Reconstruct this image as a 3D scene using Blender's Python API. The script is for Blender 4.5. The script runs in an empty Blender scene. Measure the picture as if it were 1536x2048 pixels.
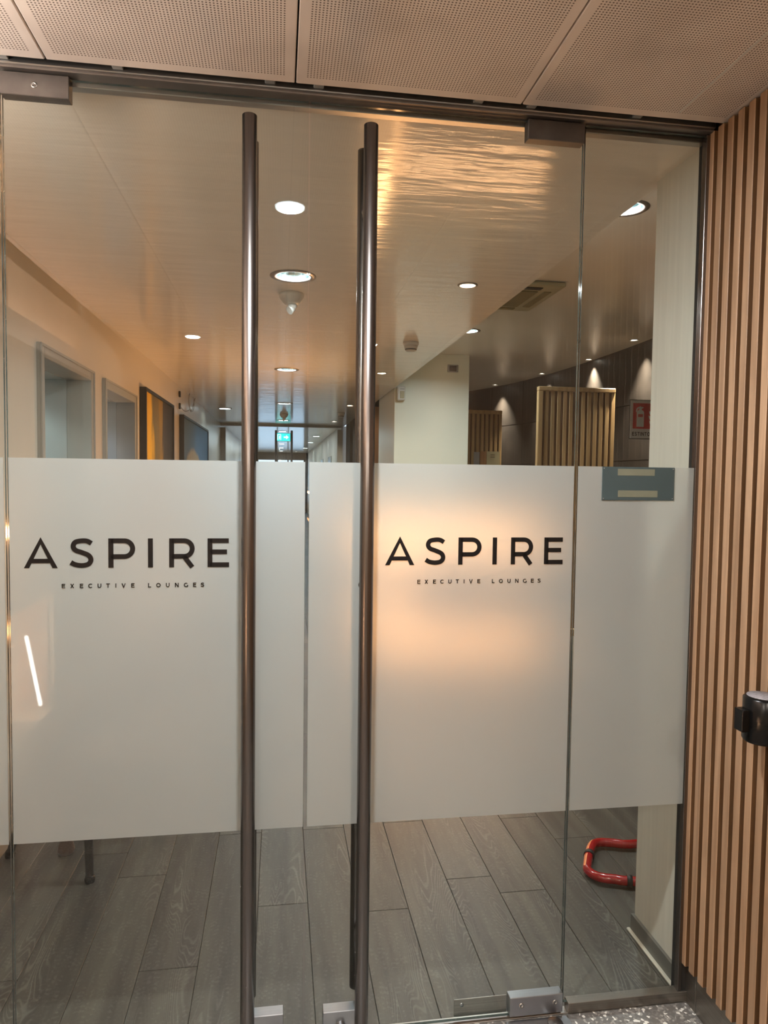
import bpy, bmesh, math, random
from mathutils import Vector, Matrix

# ------------------------------------------------------------------ camera, world, exposure
random.seed(7)
S = bpy.context.scene
COL = S.collection
FPX = 1402.3
YAW, PITCH, ROLL = 0.148439, -0.0500977, 0.0124432
CAM = Vector((0.0, -2.0, 1.66))
cd = bpy.data.cameras.new('camera')
cam = bpy.data.objects.new('camera', cd)
COL.objects.link(cam)
fw = Vector((math.sin(YAW)*math.cos(PITCH), math.cos(YAW)*math.cos(PITCH), math.sin(PITCH)))
r0 = Vector((math.cos(YAW), -math.sin(YAW), 0)); u0 = r0.cross(fw)
rt = math.cos(ROLL)*r0 + math.sin(ROLL)*u0
up = -math.sin(ROLL)*r0 + math.cos(ROLL)*u0
cam.matrix_world = Matrix(((rt.x, up.x, -fw.x, CAM.x), (rt.y, up.y, -fw.y, CAM.y), (rt.z, up.z, -fw.z, CAM.z), (0, 0, 0, 1)))
cd.sensor_fit = 'HORIZONTAL'; cd.sensor_width = 36.0; cd.lens = FPX/1536*36.0
cd.clip_start = 0.02; cd.clip_end = 100
S.camera = cam

w = bpy.data.worlds.new('world'); S.world = w; w.use_nodes = True
w.node_tree.nodes['Background'].inputs[0].default_value = (0.55, 0.72, 1.0, 1)
w.node_tree.nodes['Background'].inputs[1].default_value = 1.6

S.view_settings.view_transform = 'Standard'; S.view_settings.look = 'None'
S.view_settings.exposure = 0.54; S.view_settings.gamma = 1.0; S.view_settings.use_curve_mapping = False
try:
    S.cycles.use_denoising = True
    S.cycles.max_bounces = 14; S.cycles.transparent_max_bounces = 24; S.cycles.transmission_bounces = 10
    S.cycles.glossy_bounces = 5; S.cycles.diffuse_bounces = 5
    S.cycles.sample_clamp_indirect = 4.0
    S.cycles.caustics_reflective = False
except Exception:
    pass

P_OUT, P_IN, P_SPOT, P_LOUNGE, P_WASH = 26.0, 14.0, 6.5, 24.0, 700.0     # lamp watts
WARM_LED = 26.0
P_COVE_FILL = 60.0

# ------------------------------------------------------------------ helpers
def new_bm(): return bmesh.new()

def add_box(bm, x0, x1, y0, y1, z0, z1, bevel=0.0, seg=1):
    ret = bmesh.ops.create_cube(bm, size=1.0)
    vs = ret['verts']
    for v in vs:
        v.co = Vector((x0 + (v.co.x+.5)*(x1-x0), y0 + (v.co.y+.5)*(y1-y0), z0 + (v.co.z+.5)*(z1-z0)))
    if bevel > 0:
        es = list({e for v in vs for e in v.link_edges})
        bmesh.ops.bevel(bm, geom=es, offset=bevel, segments=seg, affect='EDGES', profile=0.5)

def add_lathe(bm, prof, n=32, centre=(0, 0, 0), axis='z', smooth=True):
    """prof: list of (r, h); closed caps where r == 0."""
    cx, cy, cz = centre
    def pt(r, h, a):
        p = (r*math.cos(a), r*math.sin(a), h)
        if axis == 'y': p = (p[0], p[2], p[1])
        if axis == 'x': p = (p[2], p[0], p[1])
        return (p[0]+cx, p[1]+cy, p[2]+cz)
    rings = []
    for r, h in prof:
        if r < 1e-6: rings.append([bm.verts.new(pt(0, h, 0))])
        else: rings.append([bm.verts.new(pt(r, h, 2*math.pi*k/n)) for k in range(n)])
    for a, b in zip(rings, rings[1:]):
        for k in range(n):
            k2 = (k+1) % n
            if len(a) == 1 and len(b) == 1: continue
            if len(a) == 1: f = bm.faces.new((a[0], b[k2], b[k]))
            elif len(b) == 1: f = bm.faces.new((a[k], a[k2], b[0]))
            else: f = bm.faces.new((a[k], a[k2], b[k2], b[k]))
            f.smooth = smooth
    bmesh.ops.recalc_face_normals(bm, faces=bm.faces[:])

def add_sweep(bm, pts, r, n=12, cap=True, closed=False):
    pts = [Vector(p) for p in pts]
    rad = r if isinstance(r, (list, tuple)) else [r]*len(pts)
    m = len(pts)
    rings = []
    ref = None
    for i, p in enumerate(pts):
        a = pts[(i-1) % m] if (i > 0 or closed) else p
        b = pts[(i+1) % m] if (i < m-1 or closed) else p
        t = (b-a).normalized()
        if ref is None:
            ref = Vector((0, 0, 1)) if abs(t.z) < 0.9 else Vector((1, 0, 0))
        ref = (ref - t*ref.dot(t)).normalized()
        s = t.cross(ref)
        rings.append([bm.verts.new(p + rad[i]*(math.cos(2*math.pi*k/n)*ref + math.sin(2*math.pi*k/n)*s)) for k in range(n)])
    pairs = list(zip(rings, rings[1:])) + ([(rings[-1], rings[0])] if closed else [])
    for a, b in pairs:
        for k in range(n):
            f = bm.faces.new((a[k], a[(k+1) % n], b[(k+1) % n], b[k])); f.smooth = True
    if cap and not closed:
        bm.faces.new(rings[0][::-1]); bm.faces.new(rings[-1])
    bmesh.ops.recalc_face_normals(bm, faces=bm.faces[:])

def add_poly(bm, pts, y, depth=0.0):
    """pts in (x, z), facing -y at y; extruded by depth towards +y."""
    vs = [bm.verts.new((x, y, z)) for x, z in pts]
    f = bm.faces.new(vs)
    if depth:
        r = bmesh.ops.extrude_face_region(bm, geom=[f])
        for v in r['geom']:
            if isinstance(v, bmesh.types.BMVert): v.co.y += depth
    return f

def smooth_path(pts, sub=6):
    pts = [Vector(p) for p in pts]; out = []
    for i in range(len(pts)-1):
        p0 = pts[max(i-1, 0)]; p1 = pts[i]; p2 = pts[i+1]; p3 = pts[min(i+2, len(pts)-1)]
        for k in range(sub):
            t = k/sub
            out.append(0.5*((2*p1) + (-p0+p2)*t + (2*p0-5*p1+4*p2-p3)*t*t + (-p0+3*p1-3*p2+p3)*t**3))
    out.append(pts[-1]); return out

def mesh_from(bm, name, mat, recalc=True):
    if recalc: bmesh.ops.recalc_face_normals(bm, faces=bm.faces[:])
    me = bpy.data.meshes.new(name); bm.to_mesh(me); bm.free()
    mats = mat if isinstance(mat, (list, tuple)) else [mat]
    for m in mats: me.materials.append(m)
    return me

def obj(name, bm, mat, parent=None, kind=None, label=None, cat=None, group=None, loc=None, recalc=True):
    me = bm if isinstance(bm, bpy.types.Mesh) else mesh_from(bm, name, mat, recalc)
    o = bpy.data.objects.new(name, me); COL.objects.link(o)
    if parent: o.parent = parent
    if loc is not None: o.location = loc
    tag(o, label, cat, group, kind); return o

def tag(o, label=None, cat=None, group=None, kind=None):
    if label: o['label'] = label
    if cat: o['category'] = cat
    if group: o['group'] = group
    if kind: o['kind'] = kind

def thing(name, label, cat, loc=(0, 0, 0), rotz=0.0, group=None, kind=None):
    o = bpy.data.objects.new(name, None); COL.objects.link(o)
    o.location = loc; o.rotation_euler = (0, 0, rotz); o.empty_display_size = 0.05
    tag(o, label, cat, group, kind); return o

def copy_tree(o, parent=None):
    c = o.copy(); COL.objects.link(c)
    if parent: c.parent = parent
    for ch in list(o.children): copy_tree(ch, c)
    return c

def boxobj(name, dims, mat, parent=None, bevel=0.0, **k):
    bm = new_bm(); add_box(bm, *dims, bevel=bevel); return obj(name, bm, mat, parent, **k)

# ------------------------------------------------------------------ materials
def mat(name):
    m = bpy.data.materials.new(name); m.use_nodes = True
    nt = m.node_tree; nt.nodes.clear()
    out = nt.nodes.new('ShaderNodeOutputMaterial')
    return m, nt, out

def N(nt, t, **k):
    n = nt.nodes.new(t)
    for a, b in k.items(): setattr(n, a, b)
    return n

def math_node(nt, op, a, b=None, c=None):
    n = N(nt, 'ShaderNodeMath', operation=op)
    for i, v in enumerate((a, b, c)):
        if v is None: continue
        if isinstance(v, (int, float)): n.inputs[i].default_value = v
        else: nt.links.new(v, n.inputs[i])
    return n.outputs[0]

def principled(name, col, rough=0.5, metal=0.0, noise=0.0, nscale=8.0, stretch=(1, 1, 1), bump=0.0, bscale=60.0, coat=0.0, spec=None, aniso=0.0):
    m, nt, out = mat(name)
    b = N(nt, 'ShaderNodeBsdfPrincipled')
    b.inputs['Base Color'].default_value = (*col, 1); b.inputs['Roughness'].default_value = rough; b.inputs['Metallic'].default_value = metal
    b.inputs['Coat Weight'].default_value = coat
    if spec is not None: b.inputs['Specular IOR Level'].default_value = spec
    tc = N(nt, 'ShaderNodeTexCoord'); mp = N(nt, 'ShaderNodeMapping'); mp.inputs['Scale'].default_value = stretch
    nt.links.new(tc.outputs['Object'], mp.inputs[0])
    if noise > 0:
        nz = N(nt, 'ShaderNodeTexNoise'); nz.inputs['Scale'].default_value = nscale; nz.inputs['Detail'].default_value = 5
        nt.links.new(mp.outputs[0], nz.inputs['Vector'])
        rp = N(nt, 'ShaderNodeValToRGB')
        rp.color_ramp.elements[0].position = 0.3; rp.color_ramp.elements[1].position = 0.7
        rp.color_ramp.elements[0].color = (*[c*(1-noise) for c in col], 1); rp.color_ramp.elements[1].color = (*[min(1, c*(1+noise)) for c in col], 1)
        nt.links.new(nz.outputs[0], rp.inputs[0]); nt.links.new(rp.outputs[0], b.inputs['Base Color'])
    if bump > 0:
        nb = N(nt, 'ShaderNodeTexNoise'); nb.inputs['Scale'].default_value = bscale
        nt.links.new(mp.outputs[0], nb.inputs['Vector'])
        bp = N(nt, 'ShaderNodeBump'); bp.inputs['Strength'].default_value = bump; bp.inputs['Distance'].default_value = 0.002
        nt.links.new(nb.outputs[0], bp.inputs['Height']); nt.links.new(bp.outputs[0], b.inputs['Normal'])
    nt.links.new(b.outputs[0], out.inputs[0])
    return m

def emission(name, col, strength):
    m, nt, out = mat(name)
    e = N(nt, 'ShaderNodeEmission'); e.inputs[0].default_value = (*col, 1); e.inputs[1].default_value = strength
    nt.links.new(e.outputs[0], out.inputs[0]); return m

def glass_pane():
    m, nt, out = mat('clear_glass')
    geo = N(nt, 'ShaderNodeNewGeometry')
    dp = N(nt, 'ShaderNodeVectorMath', operation='DOT_PRODUCT')
    nt.links.new(geo.outputs['Incoming'], dp.inputs[0]); nt.links.new(geo.outputs['Normal'], dp.inputs[1])
    c = math_node(nt, 'ABSOLUTE', dp.outputs['Value'])
    k = math_node(nt, 'POWER', math_node(nt, 'SUBTRACT', 1.0, c), 5.0)
    R = math_node(nt, 'MULTIPLY_ADD', k, 0.96, 0.04)
    tr = N(nt, 'ShaderNodeBsdfTransparent'); tr.inputs[0].default_value = (0.965, 0.985, 0.975, 1)
    gl = N(nt, 'ShaderNodeBsdfGlossy'); gl.inputs['Roughness'].default_value = 0.0
    mx = N(nt, 'ShaderNodeMixShader')
    nt.links.new(R, mx.inputs[0]); nt.links.new(tr.outputs[0], mx.inputs[1]); nt.links.new(gl.outputs[0], mx.inputs[2])
    nt.links.new(mx.outputs[0], out.inputs[0]); return m

def film_front():
    m, nt, out = mat('frosted_film')
    df = N(nt, 'ShaderNodeBsdfDiffuse'); df.inputs[0].default_value = (0.53, 0.575, 0.565, 1)
    tl = N(nt, 'ShaderNodeBsdfTranslucent'); tl.inputs[0].default_value = (0.74, 0.77, 0.74, 1)
    rf = N(nt, 'ShaderNodeBsdfRefraction'); rf.inputs['IOR'].default_value = 1.45; rf.inputs['Roughness'].default_value = 0.34
    rf.inputs[0].default_value = (0.95, 0.95, 0.93, 1)
    a = N(nt, 'ShaderNodeMixShader'); a.inputs[0].default_value = 0.38
    nt.links.new(df.outputs[0], a.inputs[1]); nt.links.new(tl.outputs[0], a.inputs[2])
    b = N(nt, 'ShaderNodeMixShader'); b.inputs[0].default_value = 0.34
    nt.links.new(a.outputs[0], b.inputs[1]); nt.links.new(rf.outputs[0], b.inputs[2])
    geo = N(nt, 'ShaderNodeNewGeometry'); dp = N(nt, 'ShaderNodeVectorMath', operation='DOT_PRODUCT')
    nt.links.new(geo.outputs['Incoming'], dp.inputs[0]); nt.links.new(geo.outputs['Normal'], dp.inputs[1])
    k = math_node(nt, 'POWER', math_node(nt, 'SUBTRACT', 1.0, math_node(nt, 'ABSOLUTE', dp.outputs['Value'])), 5.0)
    gl = N(nt, 'ShaderNodeBsdfGlossy'); gl.inputs['Roughness'].default_value = 0.02
    c = N(nt, 'ShaderNodeMixShader'); nt.links.new(math_node(nt, 'MULTIPLY_ADD', k, 0.96, 0.04), c.inputs[0])
    nt.links.new(b.outputs[0], c.inputs[1]); nt.links.new(gl.outputs[0], c.inputs[2])
    nt.links.new(c.outputs[0], out.inputs[0]); return m

def film_back():
    m, nt, out = mat('frosted_film_inner')
    rf = N(nt, 'ShaderNodeBsdfRefraction'); rf.inputs['IOR'].default_value = 1.45; rf.inputs['Roughness'].default_value = 0.34
    nt.links.new(rf.outputs[0], out.inputs[0]); return m

def plank_material():
    m, nt, out = mat('grey_plank')
    b = N(nt, 'ShaderNodeBsdfPrincipled')
    tc = N(nt, 'ShaderNodeTexCoord'); oi = N(nt, 'ShaderNodeObjectInfo')
    off = N(nt, 'ShaderNodeVectorMath', operation='MULTIPLY_ADD')
    cmb = N(nt, 'ShaderNodeCombineXYZ')
    nt.links.new(oi.outputs['Random'], cmb.inputs[0]); nt.links.new(oi.outputs['Random'], cmb.inputs[1]); nt.links.new(oi.outputs['Random'], cmb.inputs[2])
    nt.links.new(cmb.outputs[0], off.inputs[0]); off.inputs[1].default_value = (17.0, 31.0, 23.0)
    nt.links.new(tc.outputs['Object'], off.inputs[2])
    # grain rings : distorted bands, long along y, cathedral shapes
    mp = N(nt, 'ShaderNodeMapping'); mp.inputs['Scale'].default_value = (7.5, 1.15, 1.0)
    nt.links.new(off.outputs[0], mp.inputs[0])
    n1 = N(nt, 'ShaderNodeTexNoise'); n1.inputs['Scale'].default_value = 1.0; n1.inputs['Detail'].default_value = 1.5; n1.inputs['Distortion'].default_value = 0.35
    nt.links.new(mp.outputs[0], n1.inputs['Vector'])
    ring = math_node(nt, 'SINE', math_node(nt, 'MULTIPLY', n1.outputs[0], 270.0))
    mask_n = N(nt, 'ShaderNodeTexNoise'); mask_n.inputs['Scale'].default_value = 1.0; mask_n.inputs['Detail'].default_value = 2
    mp2 = N(nt, 'ShaderNodeMapping'); mp2.inputs['Scale'].default_value = (9.0, 1.2, 1.0); mp2.inputs['Location'].default_value = (5, 3, 1)
    nt.links.new(off.outputs[0], mp2.inputs[0]); nt.links.new(mp2.outputs[0], mask_n.inputs['Vector'])
    mr = N(nt, 'ShaderNodeMapRange'); mr.inputs[1].default_value = 0.49; mr.inputs[2].default_value = 0.66
    nt.links.new(mask_n.outputs[0], mr.inputs[0])
    rr = N(nt, 'ShaderNodeMapRange'); rr.inputs[1].default_value = 0.25; rr.inputs[2].default_value = 1.0
    nt.links.new(ring, rr.inputs[0])
    lines = math_node(nt, 'MULTIPLY', rr.outputs[0], mr.outputs[0])
    # long soft streaks of tone
    mp3 = N(nt, 'ShaderNodeMapping'); mp3.inputs['Scale'].default_value = (14.0, 1.1, 1.0)
    nt.links.new(off.outputs[0], mp3.inputs[0])
    n3 = N(nt, 'ShaderNodeTexNoise'); n3.inputs['Scale'].default_value = 1.0; n3.inputs['Detail'].default_value = 4
    nt.links.new(mp3.outputs[0], n3.inputs['Vector'])
    rp = N(nt, 'ShaderNodeValToRGB'); e = rp.color_ramp.elements
    e[0].position = 0.28; e[0].color = (0.036, 0.031, 0.027, 1); e[1].position = 0.72; e[1].color = (0.096, 0.088, 0.069, 1)
    nt.links.new(n3.outputs[0], rp.inputs[0])
    # per plank tone
    hs = N(nt, 'ShaderNodeHueSaturation')
    nt.links.new(rp.outputs[0], hs.inputs['Color'])
    nt.links.new(math_node(nt, 'MULTIPLY_ADD', oi.outputs['Random'], 0.3, 0.85), hs.inputs['Value'])
    mix = N(nt, 'ShaderNodeMixRGB'); mix.inputs[2].default_value = (0.225, 0.212, 0.185, 1)
    nt.links.new(math_node(nt, 'MULTIPLY', lines, 0.34), mix.inputs[0]); nt.links.new(hs.outputs[0], mix.inputs[1])
    nt.links.new(mix.outputs[0], b.inputs['Base Color'])
    b.inputs['Roughness'].default_value = 0.42
    bp = N(nt, 'ShaderNodeBump'); bp.inputs['Strength'].default_value = 0.15; bp.inputs['Distance'].default_value = 0.001
    nt.links.new(lines, bp.inputs['Height']); nt.links.new(bp.outputs[0], b.inputs['Normal'])
    nt.links.new(b.outputs[0], out.inputs[0]); return m

def perforated_material():
    m, nt, out = mat('perforated_metal')
    b = N(nt, 'ShaderNodeBsdfPrincipled'); b.inputs['Roughness'].default_value = 0.55
    tc = N(nt, 'ShaderNodeTexCoord'); sp = N(nt, 'ShaderNodeSeparateXYZ'); nt.links.new(tc.outputs['Object'], sp.inputs[0])
    pitch = 0.0082
    def cell(s):
        f = math_node(nt, 'FRACT', math_node(nt, 'ADD', math_node(nt, 'DIVIDE', s, pitch), 200.0))
        return math_node(nt, 'SUBTRACT', f, 0.5)
    cx, cy = cell(sp.outputs[0]), cell(sp.outputs[1])
    d = math_node(nt, 'SQRT', math_node(nt, 'ADD', math_node(nt, 'MULTIPLY', cx, cx), math_node(nt, 'MULTIPLY', cy, cy)))
    hole = math_node(nt, 'LESS_THAN', d, 0.27)
    inx = math_node(nt, 'LESS_THAN', math_node(nt, 'ABSOLUTE', sp.outputs[0]), 0.289)
    iny = math_node(nt, 'LESS_THAN', math_node(nt, 'ABSOLUTE', sp.outputs[1]), 0.736)
    fac = math_node(nt, 'MULTIPLY', hole, math_node(nt, 'MULTIPLY', inx, iny))
    nz = N(nt, 'ShaderNodeTexNoise'); nz.inputs['Scale'].default_value = 2.3; nz.inputs['Detail'].default_value = 3
    nt.links.new(tc.outputs['Object'], nz.inputs['Vector'])
    rp = N(nt, 'ShaderNodeValToRGB'); e = rp.color_ramp.elements
    e[0].position = 0.33; e[0].color = (0.56, 0.49, 0.44, 1); e[1].position = 0.52; e[1].color = (0.80, 0.71, 0.64, 1)
    nt.links.new(nz.outputs[0], rp.inputs[0])
    mix = N(nt, 'ShaderNodeMixRGB'); mix.inputs[2].default_value = (0.16, 0.12, 0.095, 1)
    nt.links.new(fac, mix.inputs[0]); nt.links.new(rp.outputs[0], mix.inputs[1]); nt.links.new(mix.outputs[0], b.inputs['Base Color'])
    nt.links.new(b.outputs[0], out.inputs[0]); return m

def glossy_ceiling():
    m, nt, out = mat('glossy_ceiling_film')
    b = N(nt, 'ShaderNodeBsdfPrincipled'); b.inputs['Base Color'].default_value = (0.86, 0.79, 0.70, 1)
    b.inputs['Roughness'].default_value = 0.14; b.inputs['IOR'].default_value = 1.38
    tc = N(nt, 'ShaderNodeTexCoord')
    mp = N(nt, 'ShaderNodeMapping'); mp.inputs['Scale'].default_value = (1.6, 9.0, 1.0)
    nt.links.new(tc.outputs['Object'], mp.inputs[0])
    nz = N(nt, 'ShaderNodeTexNoise'); nz.inputs['Scale'].default_value = 1.6; nz.inputs['Detail'].default_value = 3
    nt.links.new(mp.outputs[0], nz.inputs['Vector'])
    bp = N(nt, 'ShaderNodeBump'); bp.inputs['Strength'].default_value = 0.5; bp.inputs['Distance'].default_value = 0.006
    nt.links.new(nz.outputs[0], bp.inputs['Height']); nt.links.new(bp.outputs[0], b.inputs['Normal'])
    nt.links.new(b.outputs[0], out.inputs[0]); return m

def terrazzo():
    m, nt, out = mat('terrazzo')
    b = N(nt, 'ShaderNodeBsdfPrincipled'); b.inputs['Roughness'].default_value = 0.35
    tc = N(nt, 'ShaderNodeTexCoord')
    v = N(nt, 'ShaderNodeTexVoronoi'); v.inputs['Scale'].default_value = 130; nt.links.new(tc.outputs['Object'], v.inputs['Vector'])
    c = N(nt, 'ShaderNodeSeparateColor'); nt.links.new(v.outputs['Color'], c.inputs[0])
    rp = N(nt, 'ShaderNodeValToRGB'); e = rp.color_ramp.elements; rp.color_ramp.interpolation = 'CONSTANT'
    e[0].position = 0; e[0].color = (0.14, 0.13, 0.12, 1); e[1].position = 0.55; e[1].color = (0.19, 0.18, 0.168, 1)
    x = e.new(0.8); x.color = (0.32, 0.30, 0.27, 1); x = e.new(0.93); x.color = (0.75, 0.72, 0.66, 1)
    nt.links.new(c.outputs[0], rp.inputs[0]); nt.links.new(rp.outputs[0], b.inputs['Base Color'])
    nt.links.new(b.outputs[0], out.inputs[0]); return m

def wood(name, dark, light, sx=40.0, sz=2.0, rough=0.5, rand=0.25):
    m, nt, out = mat(name)
    b = N(nt, 'ShaderNodeBsdfPrincipled'); b.inputs['Roughness'].default_value = rough
    tc = N(nt, 'ShaderNodeTexCoord'); oi = N(nt, 'ShaderNodeObjectInfo')
    off = N(nt, 'ShaderNodeVectorMath', operation='MULTIPLY_ADD'); cmb = N(nt, 'ShaderNodeCombineXYZ')
    for i in range(3): nt.links.new(oi.outputs['Random'], cmb.inputs[i])
    nt.links.new(cmb.outputs[0], off.inputs[0]); off.inputs[1].default_value = (13, 29, 37); nt.links.new(tc.outputs['Object'], off.inputs[2])
    mp = N(nt, 'ShaderNodeMapping'); mp.inputs['Scale'].default_value = (sx, sx, sz); nt.links.new(off.outputs[0], mp.inputs[0])
    n = N(nt, 'ShaderNodeTexNoise'); n.inputs['Scale'].default_value = 1; n.inputs['Detail'].default_value = 6; n.inputs['Distortion'].default_value = 0.6
    nt.links.new(mp.outputs[0], n.inputs['Vector'])
    rp = N(nt, 'ShaderNodeValToRGB'); e = rp.color_ramp.elements
    e[0].position = 0.3; e[0].color = (*dark, 1); e[1].position = 0.68; e[1].color = (*light, 1)
    nt.links.new(n.outputs[0], rp.inputs[0])
    hs = N(nt, 'ShaderNodeHueSaturation'); nt.links.new(rp.outputs[0], hs.inputs['Color'])
    nt.links.new(math_node(nt, 'MULTIPLY_ADD', oi.outputs['Random'], rand, 1-rand/2), hs.inputs['Value'])
    nt.links.new(hs.outputs[0], b.inputs['Base Color'])
    bp = N(nt, 'ShaderNodeBump'); bp.inputs['Strength'].default_value = 0.1; bp.inputs['Distance'].default_value = 0.001
    nt.links.new(n.outputs[0], bp.inputs['Height']); nt.links.new(bp.outputs[0], b.inputs['Normal'])
    nt.links.new(b.outputs[0], out.inputs[0]); return m

def painting_material(kind):
    """abstract canvas; object coords: y along the wall (0..L), z up (0 = centre)."""
    m, nt, out = mat('abstract_canvas_' + kind)
    b = N(nt, 'ShaderNodeBsdfPrincipled'); b.inputs['Roughness'].default_value = 0.6; b.inputs['Specular IOR Level'].default_value = 0.25
    tc = N(nt, 'ShaderNodeTexCoord'); sp = N(nt, 'ShaderNodeSeparateXYZ'); nt.links.new(tc.outputs['Object'], sp.inputs[0])
    nz = N(nt, 'ShaderNodeTexNoise'); nz.inputs['Scale'].default_value = 2.2; nz.inputs['Detail'].default_value = 5; nz.inputs['Distortion'].default_value = 1.2
    mp = N(nt, 'ShaderNodeMapping'); mp.inputs['Scale'].default_value = (1, 1.6, 0.5); nt.links.new(tc.outputs['Object'], mp.inputs[0]); nt.links.new(mp.outputs[0], nz.inputs['Vector'])
    L = 1.6 if kind == 'yellow' else 2.4
    t = math_node(nt, 'ADD', math_node(nt, 'DIVIDE', sp.outputs[1], L), math_node(nt, 'MULTIPLY', math_node(nt, 'SUBTRACT', nz.outputs[0], 0.5), 0.45))
    rp = N(nt, 'ShaderNodeValToRGB'); e = rp.color_ramp.elements
    if kind == 'yellow':
        e[0].position = 0.0; e[0].color = (0.62, 0.33, 0.012, 1); e[1].position = 1.0; e[1].color = (0.028, 0.024, 0.021, 1)
        for p, c in ((0.16, (0.65, 0.36, 0.02)), (0.27, (0.13, 0.10, 0.04)), (0.40, (0.16, 0.11, 0.04)), (0.50, (0.26, 0.15, 0.03)), (0.57, (0.05, 0.04, 0.03))):
            x = e.new(p); x.color = (*c, 1)
        col = rp.outputs[0]
    else:
        e[0].position = 0.0; e[0].color = (0.11, 0.15, 0.20, 1); e[1].position = 1.0; e[1].color = (0.07, 0.17, 0.30, 1)
        for p, c in ((0.35, (0.10, 0.16, 0.23)), (0.62, (0.09, 0.18, 0.30))):
            x = e.new(p); x.color = (*c, 1)
        # a pale round blossom low on the canvas
        dy = math_node(nt, 'DIVIDE', math_node(nt, 'SUBTRACT', sp.outputs[1], 1.0), 0.95)
        dz = math_node(nt, 'DIVIDE', math_node(nt, 'ADD', sp.outputs[2], 0.12), 0.42)
        r = math_node(nt, 'SQRT', math_node(nt, 'ADD', math_node(nt, 'MULTIPLY', dy, dy), math_node(nt, 'MULTIPLY', dz, dz)))
        r2 = math_node(nt, 'ADD', r, math_node(nt, 'MULTIPLY', math_node(nt, 'SUBTRACT', nz.outputs[0], 0.5), 0.25))
        mk = N(nt, 'ShaderNodeMapRange'); mk.inputs[1].default_value = 1.0; mk.inputs[2].default_value = 0.85; nt.links.new(r2, mk.inputs[0])
        mx = N(nt, 'ShaderNodeMixRGB'); mx.inputs[2].default_value = (0.42, 0.33, 0.22, 1)
        nt.links.new(mk.outputs[0], mx.inputs[0]); nt.links.new(rp.outputs[0], mx.inputs[1]); col = mx.outputs[0]
    nt.links.new(t, rp.inputs[0]); nt.links.new(col, b.inputs['Base Color'])
    nt.links.new(b.outputs[0], out.inputs[0]); return m

M_GLASS = glass_pane(); M_FILM = film_front(); M_FILMB = film_back()
M_EDGE = principled('glass_edge', (0.055, 0.075, 0.07), 0.08, noise=0.3, nscale=6, stretch=(1, 1, 2))
M_PLANK = plank_material(); M_PERF = perforated_material(); M_CEIL = glossy_ceiling(); M_TERR = terrazzo()
M_STEEL = principled('brushed_steel', (0.185, 0.165, 0.155), 0.27, 1.0, noise=0.05, nscale=3, stretch=(60, 60, 1))
M_STEEL_H = principled('satin_steel', (0.42, 0.41, 0.39), 0.32, 1.0, noise=0.15, nscale=4, stretch=(1, 60, 60))
M_PATCH = principled('worn_dark_steel', (0.15, 0.138, 0.13), 0.42, 0.85, noise=0.22, nscale=14)
M_CHROME = principled('polished_steel', (0.40, 0.42, 0.45), 0.28, 1.0, noise=0.05, nscale=20)
M_CHANNEL = principled('anodised_channel', (0.20, 0.18, 0.165), 0.38, 0.7, noise=0.2, nscale=6)
M_DARKGAP = principled('dark_gap', (0.012, 0.011, 0.010), 0.8, noise=0.2)
M_BLACK = principled('black_vinyl', (0.008, 0.006, 0.005), 0.6, noise=0.15, spec=0.15)
M_BLACKG = principled('black_gloss_plastic', (0.004, 0.004, 0.004), 0.25, noise=0.2, spec=0.25)
M_BLACKM = principled('black_paint', (0.012, 0.012, 0.013), 0.5, noise=0.2)
M_WALLW = principled('cream_wall', (0.62, 0.565, 0.48), 0.5, noise=0.03, nscale=3, bump=0.05, bscale=120)
M_WALLL = principled('satin_wall', (0.64, 0.57, 0.48), 0.32, noise=0.03, nscale=2)
M_PILLAR = principled('pale_green_white_wall', (0.74, 0.74, 0.63), 0.35, noise=0.02, nscale=2)
M_STUB = principled('pale_laminate', (0.62, 0.60, 0.53), 0.4, noise=0.05, nscale=6, stretch=(8, 8, 0.4))
M_LOUNGEC = principled('lounge_ceiling_paint', (0.80, 0.73, 0.64), 0.24, noise=0.03, nscale=2, bump=0.1, bscale=5)
M_STONE = principled('dark_stone', (0.013, 0.0105, 0.009), 0.45, noise=0.3, nscale=3, stretch=(1, 1, 2), bump=0.3, bscale=25)
M_SLATE = principled('dark_blue_panel', (0.010, 0.013, 0.016), 0.85, noise=0.2, spec=0.15)
M_GREYF = principled('grey_door_frame', (0.33, 0.32, 0.29), 0.4, noise=0.05, nscale=5)
M_GREYR = principled('grey_lacquered_panel', (0.40, 0.42, 0.41), 0.25, noise=0.04, nscale=3)
M_SKIRT = principled('grey_skirting', (0.17, 0.165, 0.15), 0.4, 0.3, noise=0.1, nscale=8)
M_LIP = principled('pale_floor_strip', (0.58, 0.55, 0.47), 0.4, noise=0.05)
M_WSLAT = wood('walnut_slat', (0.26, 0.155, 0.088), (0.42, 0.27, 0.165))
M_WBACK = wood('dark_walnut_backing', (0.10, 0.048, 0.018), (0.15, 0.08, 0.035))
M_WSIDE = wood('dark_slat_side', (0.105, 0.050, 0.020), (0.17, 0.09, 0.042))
M_OAK = wood('golden_oak', (0.30, 0.19, 0.085), (0.42, 0.28, 0.13))
M_OAKD = wood('brown_wood_panel', (0.22, 0.10, 0.04), (0.32, 0.16, 0.07))
M_PEACH = wood('pale_beech', (0.55, 0.42, 0.30), (0.68, 0.54, 0.40))
M_PLINTH = principled('brushed_plinth', (0.24, 0.22, 0.195), 0.33, 0.9, noise=0.15, nscale=3, stretch=(1, 1, 60))
M_WHITEP = principled('white_plastic', (0.66, 0.64, 0.60), 0.4, noise=0.03)
M_CREAMP = principled('aged_cream_plastic', (0.42, 0.37, 0.23), 0.4, noise=0.05)
M_CREAMD = principled('aged_filter_mesh', (0.22, 0.18, 0.09), 0.6, noise=0.1)
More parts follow.
